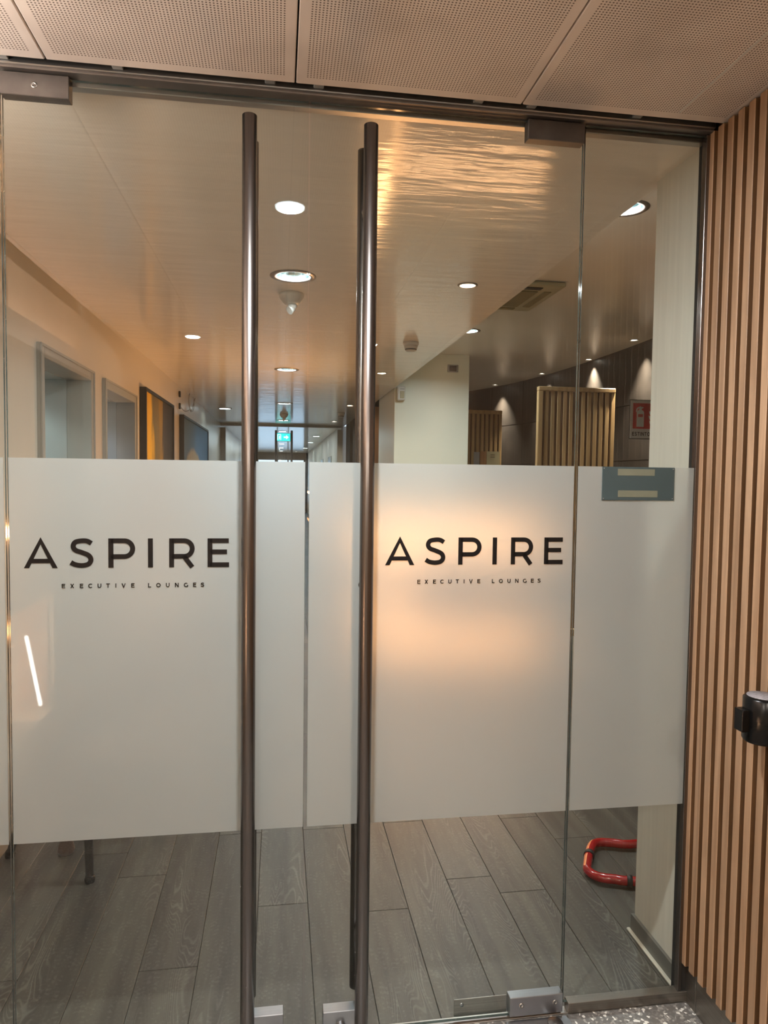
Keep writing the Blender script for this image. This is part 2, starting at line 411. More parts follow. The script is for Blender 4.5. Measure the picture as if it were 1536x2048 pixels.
M_RED = principled('red_enamel', (0.30, 0.006, 0.008), 0.18, noise=0.12, nscale=10, coat=0.5)
M_RUBBER = principled('black_rubber', (0.015, 0.014, 0.013), 0.55, noise=0.2)
M_SIGNB = principled('blue_grey_plate', (0.048, 0.074, 0.080), 0.3, noise=0.12, nscale=4)
M_TAPE = principled('cream_tape', (0.155, 0.165, 0.12), 0.5, noise=0.06, nscale=20)
M_SIGNW = principled('white_sign_print', (0.50, 0.50, 0.48), 0.4, noise=0.02)
M_SIGNR = principled('red_sign_print', (0.40, 0.008, 0.012), 0.4, noise=0.05)
M_GREY = principled('grey_plastic', (0.25, 0.25, 0.24), 0.4, noise=0.05)
M_TRIM = principled('downlight_trim', (0.36, 0.32, 0.29), 0.3, 0.5, noise=0.05)
M_REFL = principled('downlight_reflector', (0.62, 0.80, 0.84), 0.12, 1.0, noise=0.08, nscale=60)
M_LENS_C = emission('cool_lens', (0.80, 0.96, 1.0), 14.0)
M_LENS_W = emission('warm_lens', (1.0, 0.90, 0.74), 14.0)
M_LED = emission('amber_led', (1.0, 0.46, 0.17), 14.0)
M_LEDW = emission('white_led', (1.0, 0.93, 0.82), 22.0)
M_BROWN = principled('brown_leather', (0.10, 0.055, 0.038), 0.4, noise=0.15)
M_CHAIRF = principled('charcoal_fabric', (0.05, 0.048, 0.046), 0.8, noise=0.2, nscale=80)
M_GUN = principled('gunmetal_paint', (0.06, 0.056, 0.055), 0.35, 0.6, noise=0.1)
M_CANV_Y = painting_material('yellow'); M_CANV_B = painting_material('blue')
M_EXIT = emission('green_exit_panel', (0.02, 0.62, 0.62), 1.3)
M_EXITW = emission('white_exit_print', (0.75, 1.0, 1.0), 1.5)
M_ROOMG = principled('pale_office_wall', (0.52, 0.60, 0.58), 0.5, noise=0.03)
M_ROOMB = principled('bluish_office_wall', (0.32, 0.38, 0.46), 0.5, noise=0.03)

# ------------------------------------------------------------------ dimensions of the glazed front
XL, XM, XR, XF = -0.719, 0.0775, 0.878, 1.262
ZT = 2.693            # top of the glass
ZF0, ZF1 = 0.645, 1.699
ZC = 2.70             # corridor ceiling
WL = -1.18            # corridor left wall
XE = 1.325            # right edge of the corridor ceiling
ZL = 3.12             # lounge ceiling

# ------------------------------------------------------------------ floors
fl = boxobj('floor', (WL-1.9, 4.6, 0.02, 31.0, -0.12, -0.012), principled('subfloor', (0.045, 0.04, 0.036), 0.7, noise=0.1), kind='structure', label='grey wood-effect plank floor inside the glass doors')
PW, PL = 0.1915, 1.23
seam = {0: 1.232, 1: 0.578, 2: 1.25, 3: 0.75, 4: 0.63, 5: 1.222, 6: 1.005, -1: 0.663, -2: 1.23, -3: 0.355, -4: 0.931, -5: 1.126}
bm = new_bm(); add_box(bm, 0.0008, PW-0.0008, 0.001, PL-0.001, -0.012, 0.0, bevel=0.0014)
plank_me = mesh_from(bm, 'plank', M_PLANK)
cut_me = {}
Y0, Y1 = 0.016, 6.4
for k in range(-7, 17):
    x = 0.117 + k*PW
    s = seam.get(k, random.uniform(0.2, 1.3))
    y = s - PL*math.ceil((s-Y0)/PL)
    while y < Y1:
        a, b = max(y, Y0), min(y+PL, Y1)
        if b-a > 0.03:
            # keep clear of the wall end that stands on the floor
            if b-a > PL-0.001: me = plank_me
            else:
                bm = new_bm(); add_box(bm, 0.0008, PW-0.0008, 0.001, b-a-0.001, -0.012, 0.0, bevel=0.0014)
                me = mesh_from(bm, 'plank', M_PLANK)
            o = bpy.data.objects.new('plank', me); COL.objects.link(o); o.parent = fl; o.location = (x, a, 0)
        y += PL
boxobj('far_planks', (WL-1.9, 4.6, Y1, 31.0, -0.012, 0.0), M_PLANK, fl, label='far end of the plank floor')['kind'] = 'stuff'
flo = boxobj('floor', (-1.6, 1.6, -6.0, 0.0, -0.12, 0.0), M_TERR, kind='structure', label='speckled grey terrazzo floor outside the doors')
boxobj('trim_1', (WL, XF+0.03, -0.012, 0.018, -0.01, 0.004), M_STEEL_H, bevel=0.001, kind='structure', label='flat steel threshold strip under the glass doors')

# floor spring cover let into the terrazzo under the right door hinge
fs = thing('floor_spring_cover', 'polished steel floor spring plate under right door hinge', 'plate', (0.79, -0.075, 0.0))
boxobj('cover_plate', (-0.10, 0.10, -0.085, 0.055, 0.0, 0.004), M_CHROME, fs, bevel=0.001)
for x in (-0.075, 0.075):
    bm = new_bm(); add_lathe(bm, [(0, 0.0055), (0.006, 0.0055), (0.007, 0.004), (0.007, 0.0035)], 14, (x, -0.05, 0)); obj('screw', bm, M_STEEL_H, fs)
bm = new_bm(); add_lathe(bm, [(0, 0.0065), (0.022, 0.0065), (0.024, 0.004), (0.024, 0.0035)], 24, (0.05, 0.03, 0)); obj('pivot_cap', bm, M_PATCH, fs)

# ------------------------------------------------------------------ ceilings
def ceiling_with_holes(name, dims, holes, material, label):
    bm = new_bm(); add_box(bm, *dims); me = mesh_from(bm, name, material)
    o = bpy.data.objects.new(name, me); COL.objects.link(o)
    bm = new_bm()
    for (x, y, r) in holes:
        add_lathe(bm, [(0, dims[4]-0.05), (r, dims[4]-0.05), (r, dims[4]+0.12), (0, dims[4]+0.12)], 36, (x, y, 0), smooth=False)
    cme = mesh_from(bm, 'cutter', material); c = bpy.data.objects.new('cutter', cme); COL.objects.link(c)
    md = o.modifiers.new('holes', 'BOOLEAN'); md.object = c; md.operation = 'DIFFERENCE'; md.solver = 'EXACT'
    dg = bpy.context.evaluated_depsgraph_get()
    o2 = bpy.data.meshes.new_from_object(o.evaluated_get(dg))
    o.modifiers.clear(); o.data = o2
    bpy.data.objects.remove(c); bpy.data.meshes.remove(cme)
    tag(o, label=label, kind='structure'); return o

BIG = [(0.065, 1.746), (0.065, 5.005), (0.065, 8.29), (0.065, 11.4)]
SPOT = [(1.0, 1.736), (1.01, 5.02), (1.02, 8.32), (1.02, 11.4)]
FARL = [(0.065, 14.7), (0.065, 18.0), (0.065, 21.3), (0.065, 24.6), (0.065, 27.9), (-0.85, 9.3), (0.95, 16.5), (0.95, 20.0), (-0.8, 16.0), (-0.8, 20.5), (0.95, 24.5)]
LOUNGE = [(1.84, 1.62), (1.85, 4.85)]
WASH = [(3.66, 4.95), (3.72, 6.17), (3.60, 7.40), (3.33, 8.68), (2.85, 9.75)]
ceiling_with_holes('ceiling', (WL-0.1, XE, 0.045, 30.2, ZC, ZL+0.06), [(x, y, 0.086) for x, y in BIG] + [(x, y, 0.040) for x, y in SPOT], M_CEIL, 'glossy beige stretched ceiling of the corridor')
ceiling_with_holes('ceiling', (XE, 4.8, 0.045, 12.6, ZL, ZL+0.15), [(x, y, 0.086) for x, y in LOUNGE] + [(x, y, 0.040) for x, y in WASH], M_LOUNGEC, 'darker raised ceiling over the lounge')

co = boxobj('ceiling', (-1.6, 1.6, -6.0, -0.05, 2.80, 2.9), M_DARKGAP, kind='structure', label='ceiling of perforated metal panels outside the doors')
PX = [-1.218, -0.590, 0.037, 0.665, 1.290]
for (ya, yb) in ((-1.60, -0.062), (-3.13, -1.605), (-4.66, -3.135), (-6.0, -4.665)):
    for a, b in zip(PX, PX[1:]):
        bm = new_bm()
        wd, ln = (b-a)/2-0.002, (yb-ya)/2
        add_box(bm, -wd, wd, -ln, ln, 0, 0.035, bevel=0.002)
        cp = obj('ceiling_panel', bm, M_PERF, co); cp.location = ((a+b)/2, (ya+yb)/2, 2.704)
boxobj('tape_strip', (1.115, 1.121, -1.2, -0.10, 2.7025, 2.704), M_WHITEP, co, label='pale torn strip of tape')
boxobj('wall_left', (-1.6, -1.30, -6.0, -2.95, 0, 2.9), M_WALLW, kind='structure', label='cream wall left of the doors behind the viewer')
boxobj('wall_back', (-1.6, 1.6, -6.2, -6.0, 0, 2.9), M_WALLW, kind='structure', label='cream wall far behind the viewer')

# ------------------------------------------------------------------ head channel of the glazing
hd = thing('trim_2', 'grey steel head channel above the glass doors', None, (0, 0, 0), kind='structure')
boxobj('channel', (-1.30, XF+0.012, -0.028, 0.04, ZT+0.004, 2.79), M_CHANNEL, hd, bevel=0.002)
boxobj('channel_lip', (-1.30, XF+0.012, -0.036, -0.028, ZT+0.010, ZT+0.032), M_STEEL_H, hd, bevel=0.002)
boxobj('channel_lip', (-1.30, XF+0.012, 0.016, 0.045, ZT-0.010, ZT+0.004), M_STEEL_H, hd, bevel=0.002)
boxobj('back_panel', (-1.30, XF+0.03, -0.05, 0.04, 2.79, 2.82), M_DARKGAP, hd)
for x in (-0.70, -0.42, -0.03, 0.10, 0.545, 0.70, 1.02):
    bm = new_bm(); add_box(bm, x-0.014, x+0.014, -0.060, -0.036, 2.709, 2.728, bevel=0.002); obj('panel_clip', bm, M_GREY, hd)
# side channel at the wooden wall
sc = thing('trim_3', 'thin steel side channel between glass and wooden wall', None, (0, 0, 0), kind='structure')
boxobj('channel', (XF-0.001, XF+0.011, -0.012, 0.012, 0.034, ZT+0.004), M_STEEL, sc, bevel=0.001)
boxobj('dark_joint', (XF+0.011, 1.30, -0.008, 0.045, 0, 2.79), M_DARKGAP, sc)
boxobj('trim_4', (XR+0.016, XF+0.03, -0.016, 0.016, 0.004, 0.036), M_PLINTH, bevel=0.001, kind='structure', label='dull steel bottom rail under the narrow glass panel')

# ------------------------------------------------------------------ lettering
def stroke(bm, pts, wd, y, sc_, ox, oz, closed=False):
    P = [Vector((p[0], p[1])) for p in pts]; n = len(P); L = []; Rr = []
    for i in range(n):
        a = P[i-1] if (i > 0 or closed) else None
        b = P[(i+1) % n] if (i < n-1 or closed) else None
        d1 = (P[i]-a).normalized() if a is not None else None
        d2 = (b-P[i]).normalized() if b is not None else None
        if d1 is None: d1 = d2
        if d2 is None: d2 = d1
        n1 = Vector((-d1.y, d1.x)); n2 = Vector((-d2.y, d2.x)); mt = (n1+n2).normalized()
        h = wd/2/max(0.35, mt.dot(n1))
        L.append(P[i]+mt*h); Rr.append(P[i]-mt*h)
    V = lambda q: bm.verts.new((ox+q.x*sc_, y, oz+q.y*sc_))
    Lv = [V(q) for q in L]; Rv = [V(q) for q in Rr]
    for i in range(n if closed else n-1):
        j = (i+1) % n
        bm.faces.new((Lv[i], Lv[j], Rv[j], Rv[i]))

def arc(cx, cy, rx, ry, a0, a1, n=16):
    return [(cx+rx*math.cos(math.radians(a0+(a1-a0)*i/n)), cy+ry*math.sin(math.radians(a0+(a1-a0)*i/n))) for i in range(n+1)]

def glyph(c, t):
    h = t/2
    if c == 'A': return 1.07, 'A'
    if c == 'S':
        pts = smooth_path([(.72, .83, 0), (.58, 1-h-.01, 0), (.40, 1-h, 0), (.20, .87, 0), (.135, .73, 0), (.21, .60, 0), (.42, .52, 0), (.63, .42, 0), (.70, .27, 0), (.62, .13, 0), (.42, h, 0), (.2, h+.03, 0), (.055, .19, 0)], 5)
        return .78, [[(p.x, p.y) for p in pts]]
    if c == 'P': return .84, [[(h, 0), (h, 1)], [(h, 1-h), (.52, 1-h)] + arc(.52, 1-h-.27, .27, .27, 90, -90)[1:] + [(h, 1-h-.54)]]
    if c == 'R': return .84, [[(h, 0), (h, 1)], [(h, 1-h), (.50, 1-h)] + arc(.50, 1-h-.27, .27, .27, 90, -90)[1:] + [(h, 1-h-.54)], [(.48, .40), (.77, 0)]]
    if c == 'I': return t, [[(h, 0), (h, 1)]]
    if c == 'E': return .72, [[(h, 0), (h, 1)], [(h, 1-h), (.72, 1-h)], [(h, .53), (.66, .53)], [(h, h), (.73, h)]]
    if c == 'L': return .64, [[(h, 0), (h, 1)], [(h, h), (.64, h)]]
    if c == 'T': return .8, [[(.4, 0), (.4, 1)], [(0, 1-h), (.8, 1-h)]]
    if c == 'X': return .82, [[(h, 0), (.82-h, 1)], [(h, 1), (.82-h, 0)]]
    if c == 'V': return .9, [[(h, 1), (.45, 0.04), (.9-h, 1)]]
    if c == 'N': return .86, [[(h, 0), (h, 1)], [(h, 1), (.86-h, 0)], [(.86-h, 0), (.86-h, 1)]]
    if c == 'U': return .82, [[(h, 1), (h, .41)] + arc(.41, .41, .41-h, .41-h, 180, 360)[1:] + [(.82-h, 1)]]
    if c == 'O': return 1.0, [('c', arc(.5, .5, .5-h, .5-h, 0, 360, 28)[:-1])]
    if c == 'C': return .9, [arc(.5, .5, .5-h, .5-h, 45, 315, 22)]
    if c == 'G': return .95, [arc(.5, .5, .5-h, .5-h, 48, 325, 22) + [(.5+.5-h, .10)], [(.95-h, .12), (.95-h, .5)]]
    raise KeyError(c)

def letter_mesh(c, t, size, y=0.0):
    bm = new_bm(); wd, st = glyph(c, t)
    if st == 'A':
        for pts in ([(0, 0), (.165, 0), (.535, .80), (.535, 1.04)], [(.535, 1.04), (.535, .80), (.905, 0), (1.07, 0)], [(.24, .165), (.83, .165), (.76, .315), (.31, .315)]):
            add_poly(bm, [(p[0]*size, p[1]*size) for p in pts], y)
    else:
        for s in st:
            if isinstance(s, tuple) and s[0] == 'c': stroke(bm, s[1], t, y, size, 0, 0, closed=True)
            else: stroke(bm, s, t, y, size, 0, 0)
    bmesh.ops.recalc_face_normals(bm, faces=bm.faces[:])
    r = bmesh.ops.extrude_face_region(bm, geom=bm.faces[:])
    for v in r['geom']:
        if isinstance(v, bmesh.types.BMVert): v.co.y += 0.0009
    return bm

UN = 0.0803/207.0
BIGT = [('A', 68), ('S', 365), ('P', 627), ('I', 895), ('R', 1040), ('E', 1306)]
SMALL = [('E', 315), ('X', 371), ('E', 435), ('C', 491), ('U', 553), ('T', 611), ('I', 673), ('V', 715), ('E', 780), ('L', 895), ('O', 950), ('U', 1017), ('N', 1079), ('G', 1141), ('E', 1205), ('S', 1258)]
LM = {}
def put_letters(door, x0, z0):
    for c, x in BIGT:
        key = ('B', c)
        if key not in LM: LM[key] = mesh_from(letter_mesh(c, 0.163, 0.0803), 'letter', M_BLACK)
        obj('letter', LM[key], None, door, loc=(x0+(x-68)*UN, -0.0078, z0))
    for c, x in SMALL:
        key = ('S', c)
        if key not in LM: LM[key] = mesh_from(letter_mesh(c, 0.185, 0.0118), 'small_letter', M_BLACK)
        obj('small_letter', LM[key], None, door, loc=(x0+(x-68)*UN, -0.0078, z0-142*UN))

# ------------------------------------------------------------------ glass leaves
def pane(parent, x0, x1, z0, z1, film=True):
    bm = new_bm(); add_box(bm, x0, x1, -0.005, 0.005, z0, z1)
    for f in bm.faces: f.material_index = 0 if abs(f.normal.y) > 0.9 else 1
    bmesh.ops.recalc_face_normals(bm, faces=bm.faces[:])
    for f in bm.faces: f.material_index = 0 if abs(f.normal.y) > 0.9 else 1
    obj('glass_pane', bm, [M_GLASS, M_EDGE], parent)
    if film:
        bm = new_bm(); add_box(bm, x0+0.003, x1-0.003, -0.0064, -0.0056, ZF0, ZF1)
        bmesh.ops.recalc_face_normals(bm, faces=bm.faces[:])
        for f in bm.faces: f.material_index = 0 if f.normal.y < -0.9 else 1
        obj('frosted_film', bm, [M_FILM, M_FILMB], parent, label='frosted white film across the glass')

def patch(parent, x0, x1, z0, z1, m, screws=()):
    f = boxobj('patch_fitting', (x0, x1, -0.017, 0.017, z0, z1), m, parent, bevel=0.0015)
    for (x, z) in screws:
        bm = new_bm(); add_lathe(bm, [(0, -0.0168), (0.003, -0.0168), (0.0035, -0.0185), (0.0075, -0.0185), (0.0085, -0.0165)], 16, (x, 0, z), axis='y'); obj('screw', bm, M_STEEL_H, f)
    return f

def pull(parent, x, z0, z1, detail=True):
    n = 28 if detail else 10
    bm = new_bm(); add_lathe(bm, [(0, z0), (0.0185, z0), (0.0195, z0+0.001), (0.0195, z1-0.001), (0.0185, z1), (0, z1)], n, (x, -0.075, 0))
    h = obj('pull_handle', bm, M_STEEL, parent, label='tall brushed steel bar handle')
    bm = new_bm(); add_lathe(bm, [(0, z0), (0.0185, z0), (0.0195, z0+0.001), (0.0195, z1-0.001), (0.0185, z1), (0, z1)], n, (x, 0.075, 0))
    obj('back_bar', bm, M_STEEL, h)
    for z in (z0+0.20, (z0+z1)/2, z1-0.20):
        bm = new_bm(); add_lathe(bm, [(0, -0.070), (0.009, -0.070), (0.009, -0.010), (0.014, -0.010), (0.014, 0.010), (0.009, 0.010), (0.009, 0.070), (0, 0.070)], 14, (x, 0, z), axis='y')
        obj('standoff', bm, M_STEEL, h)

def lock(parent, x0, x1, z1):
    f = boxobj('lock_case', (x0, x1, -0.019, 0.019, 0.012, z1), M_CHROME, parent, bevel=0.0015)
    xm = (x0+x1)/2
    bm = new_bm(); add_lathe(bm, [(0, -0.036), (0.011, -0.036), (0.013, -0.034), (0.014, -0.019), (0.014, -0.018)], 20, (xm, 0, 0.045), axis='y'); obj('lock_cylinder', bm, M_CHROME, f)

d1 = thing('door_1', 'left glass door leaf with frosted film, lettering and tall steel pull bar', 'door', (0, 0, 0), kind='structure')
pane(d1, XL+0.003, XM-0.003, 0.010, ZT-0.004)
patch(d1, XL+0.002, -0.548, 2.634, 2.692, M_PATCH, [(-0.633, 2.662)])
patch(d1, XL+0.002, -0.545, 0.008, 0.070, M_CHROME, [(-0.69, 0.045), (-0.58, 0.045)])
pull(d1, -0.082, 0.091, 2.604)
lock(d1, -0.085, 0.019, 0.097)
put_letters(d1, -0.677, 1.403)
d2 = thing('door_2', 'right glass door leaf beside the narrow glass panel, warm glow behind its film', 'door', (0, 0, 0), kind='structure')
pane(d2, XM+0.003, XR-0.003, 0.010, ZT-0.004)
patch(d2, 0.702, XR-0.004, 2.636, 2.692, M_PATCH)
patch(d2, 0.705, XR-0.003, 0.012, 0.072, M_CHROME, [(0.742, 0.046), (0.85, 0.046)])
pull(d2, 0.240, 0.091, 2.606)
lock(d2, 0.134, 0.238, 0.088)
bm = new_bm(); add_box(bm, 0.536, 0.702, 0.008, 0.011, 0.012, 0.066, bevel=0.0008); kp = obj('cover_plate', bm, M_STEEL_H, d2, label='satin steel plate low behind the glass')
bm = new_bm(); add_lathe(bm, [(0, 0.0066), (0.006, 0.0066), (0.007, 0.009)], 16, (0.560, 0, 0.048), axis='y'); obj('screw', bm, M_CHROME, kp)
put_letters(d2, 0.303, 1.405)
w1 = thing('window_1', 'narrow fixed glass panel beside the wooden slat wall', 'window', (0, 0, 0), kind='structure')
pane(w1, XR+0.003, XF, 0.034, ZT)
w2 = thing('window_2', 'fixed glass panel left of the left door leaf', 'window', (0, 0, 0), kind='structure')
pane(w2, -1.295, XL-0.003, 0.008, ZT)

# sign plate turned to the wall, taped on the narrow glass panel
sp_ = thing('sign_plate', 'blue-grey plate with two cream tape strips stuck on narrow glass panel', 'sign', (1.077, -0.0068, 1.598))
boxobj('plate', (-0.117, 0.117, -0.003, 0.0, 0, 0.101), M_SIGNB, sp_, bevel=0.001)
for (xa, xb, za, zb) in ((-0.068, 0.051, 0.075, 0.095), (-0.066, 0.062, 0.010, 0.030)):
    boxobj('tape_strip', (xa, xb, -0.0036, -0.0028, za, zb), M_TAPE, sp_)
for x in (-0.112, 0.112):
    for z in (0.005, 0.096):
        bm = new_bm(); add_lathe(bm, [(0, -0.0042), (0.0016, -0.0042), (0.002, -0.003)], 8, (x, 0, z), axis='y'); obj('rivet', bm, M_CHROME, sp_)

# ------------------------------------------------------------------ wooden slat wall on the right, outside
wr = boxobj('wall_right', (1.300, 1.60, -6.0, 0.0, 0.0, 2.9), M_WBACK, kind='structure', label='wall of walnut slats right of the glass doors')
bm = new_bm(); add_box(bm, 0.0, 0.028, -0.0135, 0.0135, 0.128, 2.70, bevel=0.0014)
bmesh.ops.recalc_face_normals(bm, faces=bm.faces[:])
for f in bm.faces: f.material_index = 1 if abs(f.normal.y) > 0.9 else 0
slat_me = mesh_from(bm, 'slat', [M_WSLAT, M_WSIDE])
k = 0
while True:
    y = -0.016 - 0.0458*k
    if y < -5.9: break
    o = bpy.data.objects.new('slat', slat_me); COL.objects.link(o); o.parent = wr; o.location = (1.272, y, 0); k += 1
yb = 0.0
for ya, yb in ((-0.062, -0.003), (-1.9, -0.064), (-3.9, -1.902), (-5.99, -3.902)):
    boxobj('plinth_panel', (1.290, 1.301, ya, yb, 0.0, 0.126), M_PLINTH, wr, bevel=0.001)

# wall mounted belt barrier cassette on the slats
bp_ = thing('belt_barrier_cassette', 'black retractable belt barrier cassette mounted on the wooden slats', 'belt barrier', (1.219, -0.405, 1.0))
bm = new_bm(); add_lathe(bm, [(0, 0.116), (0.040, 0.116), (0.0465, 0.110), (0.0465, 0.006), (0.043, 0.0), (0, 0.0)], 40); obj('cassette_body', bm, M_BLACKG, bp_)
bm = new_bm(); add_lathe(bm, [(0, 0.1172), (0.0375, 0.1172), (0.038, 0.1155)], 40); obj('round_sticker', bm, principled('printed_sticker', (0.24, 0.225, 0.24), 0.5, noise=0.5, nscale=60, stretch=(2, 4, 1)), bp_, label='grey printed round sticker')
bm = new_bm(); add_box(bm, -0.062, -0.042, -0.014, 0.014, 0.028, 0.086, bevel=0.002); obj('belt_slot', bm, M_BLACKG, bp_)
bm = new_bm(); add_box(bm, -0.070, -0.061, -0.020, 0.012, 0.031, 0.086, bevel=0.001); obj('belt_clip', bm, M_BLACKG, bp_)
boxobj('mounting_bracket', (0.038, 0.0525, -0.030, 0.030, 0.02, 0.10), M_BLACKG, bp_, bevel=0.002)

# ------------------------------------------------------------------ slatted niche left of the viewer (mirrored in the left door)
nw = thing('wall_left', 'slatted wall with a lit niche left of the doors', None, (0, 0, 0), kind='structure')
NY0, NY1, NZ0, NZ1 = -2.30, -1.66, 0.27, 0.95
bm = new_bm()
add_box(bm, -1.50, -1.33, -2.95, NY0, 0, 2.9); add_box(bm, -1.50, -1.33, NY1, -0.02, 0, 2.9)
add_box(bm, -1.50, -1.33, NY0, NY1, 0, NZ0); add_box(bm, -1.50, -1.33, NY0, NY1, NZ1, 2.9); add_box(bm, -1.60, -1.50, -2.95, -0.02, 0, 2.9)
obj('backing', bm, M_WBACK, nw)
for k in range(64):
    y = -0.05 - 0.0458*k
    if NY0-0.01 < y < NY1+0.01:
        for a, b in ((0.05, NZ0), (NZ1, 2.70)): boxobj('slat', (-1.335, -1.305, y-0.013, y+0.013, a, b), M_PEACH, nw, bevel=0.001)
    else: boxobj('slat', (-1.335, -1.305, y-0.013, y+0.013, 0.05, 2.70), M_PEACH, nw, bevel=0.001)
boxobj('niche_shelf', (-1.50, -1.30, NY0+0.001, NY1-0.001, NZ0, NZ0+0.02), M_PEACH, nw)
boxobj('niche_back', (-1.50, -1.49, NY0+0.001, NY1-0.001, NZ0+0.02, NZ1), M_PEACH, nw)
bm = new_bm(); add_sweep(bm, [(-1.345, -2.205, 0.335), (-1.345, -1.995, 0.775)], 0.011, 8); obj('light_strip', bm, M_LEDW, nw, label='white light strip in the niche')
l = bpy.data.lights.new('niche_lamp', 'AREA'); l.shape = 'RECTANGLE'; l.size = 0.03; l.size_y = 0.5; l.energy = 65; l.color = (1.0, 0.74, 0.52)
lo = bpy.data.objects.new('niche_lamp', l); COL.objects.link(lo); lo.parent = nw; lo.location = (-1.37, -2.06, 0.56); lo.rotation_euler = (math.radians(90), 0, math.pi)

cv = thing('added_cove_fill', 'added wooden cove, out of view, brightening the outside ceiling', 'added fill light', (-1.305, -1.50, 2.30))  # invented cove, added out of view to brighten the outside ceiling
boxobj('shelf', (0.0, 0.10, -1.3, 1.3, -0.02, 0.0), M_PEACH, cv); boxobj('fascia', (0.10, 0.115, -1.3, 1.3, -0.03, 0.09), M_PEACH, cv)
boxobj('light_strip', (0.03, 0.07, -1.28, 1.28, 0.001, 0.012), M_LED, cv, label='amber light strip of the added cove')
l = bpy.data.lights.new('cove_fill_lamp', 'AREA'); l.shape = 'RECTANGLE'; l.size = 0.05; l.size_y = 2.5; l.energy = P_COVE_FILL; l.color = (1.0, 0.91, 0.84)
lo = bpy.data.objects.new('cove_fill_lamp', l); COL.objects.link(lo); lo.parent = cv; lo.location = (0.05, 0, 0.082); lo.rotation_euler = (math.pi, 0, 0)

# ------------------------------------------------------------------ corridor: left wall with two doorways
DW = [(1.68, 2.69), (2.97, 4.03)]       # outer frame extents along y
ZD = 2.30
bm = new_bm()
prev = 0.02
for a, b in DW:
    add_box(bm, WL-0.12, WL, prev, a+0.03, 0, ZC); add_box(bm, WL-0.12, WL, a+0.03, b-0.03, ZD-0.03, ZC); prev = b-0.03
add_box(bm, WL-0.12, WL, prev, 30.2, 0, ZC)
obj('wall_left', bm, M_WALLL, kind='structure', label='satin cream wall on the left of the corridor')
boxobj('baseboard_left', (WL, WL+0.012, 4.10, 30.0, 0, 0.07), M_SKIRT, kind='structure')
for i, (a, b) in enumerate(DW):
    rm = M_ROOMG if i == 0 else M_ROOMB
    d = thing('door_%d' % (i+3), ['nearer doorway in the left corridor wall with grey frame', 'farther doorway in the left corridor wall with grey frame'][i], 'door', (0, 0, 0), kind='structure')
    for nm, dims in (('door_jamb', (WL-0.13, WL+0.018, a, a+0.065, 0, ZD)), ('door_jamb', (WL-0.13, WL+0.018, b-0.065, b, 0, ZD)), ('door_head', (WL-0.13, WL+0.018, a+0.065, b-0.065, ZD-0.065, ZD))):
        boxobj(nm, dims, M_GREYF, d, bevel=0.003)
    for nm, dims in (('frame_bead', (WL+0.017, WL+0.026, a, a+0.014, 0, ZD)), ('frame_bead', (WL+0.017, WL+0.026, b-0.014, b, 0, ZD)), ('frame_bead', (WL+0.017, WL+0.026, a+0.014, b-0.014, ZD-0.014, ZD))):
        boxobj(nm, dims, M_GREYF, d, bevel=0.002)
    # deep reveal, then an inner frame and the room beyond
    boxobj('reveal_panel', (WL-0.42, WL-0.13, b-0.065, b-0.045, 0, ZD-0.045), M_GREYR, d)
    boxobj('reveal_panel', (WL-0.42, WL-0.13, a+0.045, a+0.065, 0, ZD-0.045), M_GREYR, d)
    boxobj('reveal_panel', (WL-0.42, WL-0.13, a+0.065, b-0.065, ZD-0.065, ZD-0.045), M_GREYR, d)
    for nm, dims in (('inner_jamb', (WL-0.47, WL-0.41, b-0.10, b-0.05, 0, ZD-0.05)), ('inner_jamb', (WL-0.47, WL-0.41, a+0.05, a+0.10, 0, ZD-0.05)), ('inner_head', (WL-0.47, WL-0.41, a+0.10, b-0.10, ZD-0.12, ZD-0.05))):
        boxobj(nm, dims, M_GREYR, d, bevel=0.003)
    bm = new_bm()
    add_box(bm, WL-1.8, WL-0.47, b+0.06, b+0.10, 0, 2.6); add_box(bm, WL-1.8, WL-0.47, a-0.35, a-0.31, 0, 2.6)
    add_box(bm, WL-1.84, WL-1.8, a-0.35, b+0.10, 0, 2.6); add_box(bm, WL-1.84, WL-0.43, a-0.35, b+0.10, 2.6, 2.64)
    obj('room_beyond', bm, rm, d)
    boxobj('sliding_seal', (WL-0.50, WL-0.47, b-0.115, b-0.10, 0, ZD-0.12), M_BLACKM, d)
    l = bpy.data.lights.new('room_light', 'AREA'); l.energy = 16 if i == 0 else 14; l.size = 0.5; l.color = (0.80, 0.95, 0.95) if i == 0 else (0.66, 0.80, 1.0)
    lo = bpy.data.objects.new('room_light', l); COL.objects.link(lo); lo.location = (WL-1.1, (a+b)/2, 2.58); lo.parent = d
    if i == 1:
        for z in (1.74, 2.06): boxobj('cabinet_slot', (WL-1.5, WL-0.9, b+0.03, b+0.06, z, z+0.035), M_BLACKM, d)

def painting(name, y0, y1, ztop, h, canvas, label):
    t = thing(name, label, 'painting', (WL+0.002, y0, ztop-h/2))
    L = y1-y0; fw_ = 0.03; dp = 0.055
    bm = new_bm()
    add_box(bm, 0, dp, 0, fw_, -h/2, h/2, bevel=0.002); add_box(bm, 0, dp, L-fw_, L, -h/2, h/2, bevel=0.002)
    add_box(bm, 0, dp, fw_, L-fw_, h/2-fw_, h/2, bevel=0.002); add_box(bm, 0, dp, fw_, L-fw_, -h/2, -h/2+fw_, bevel=0.002)
    obj('frame', bm, M_BLACKM, t)
    bm = new_bm(); add_box(bm, 0.002, dp-0.012, 0, L-2*fw_, -h/2+fw_, h/2-fw_); o = obj('canvas', bm, canvas, t); o.location = (0, fw_, 0)
painting('painting', 4.24, 5.85, 2.40, 1.30, M_CANV_Y, 'black framed abstract painting in yellow and dark brown')
painting('painting', 6.62, 9.55, 2.37, 1.30, M_CANV_B, 'black framed painting of a pale blossom on blue, farther down the wall')
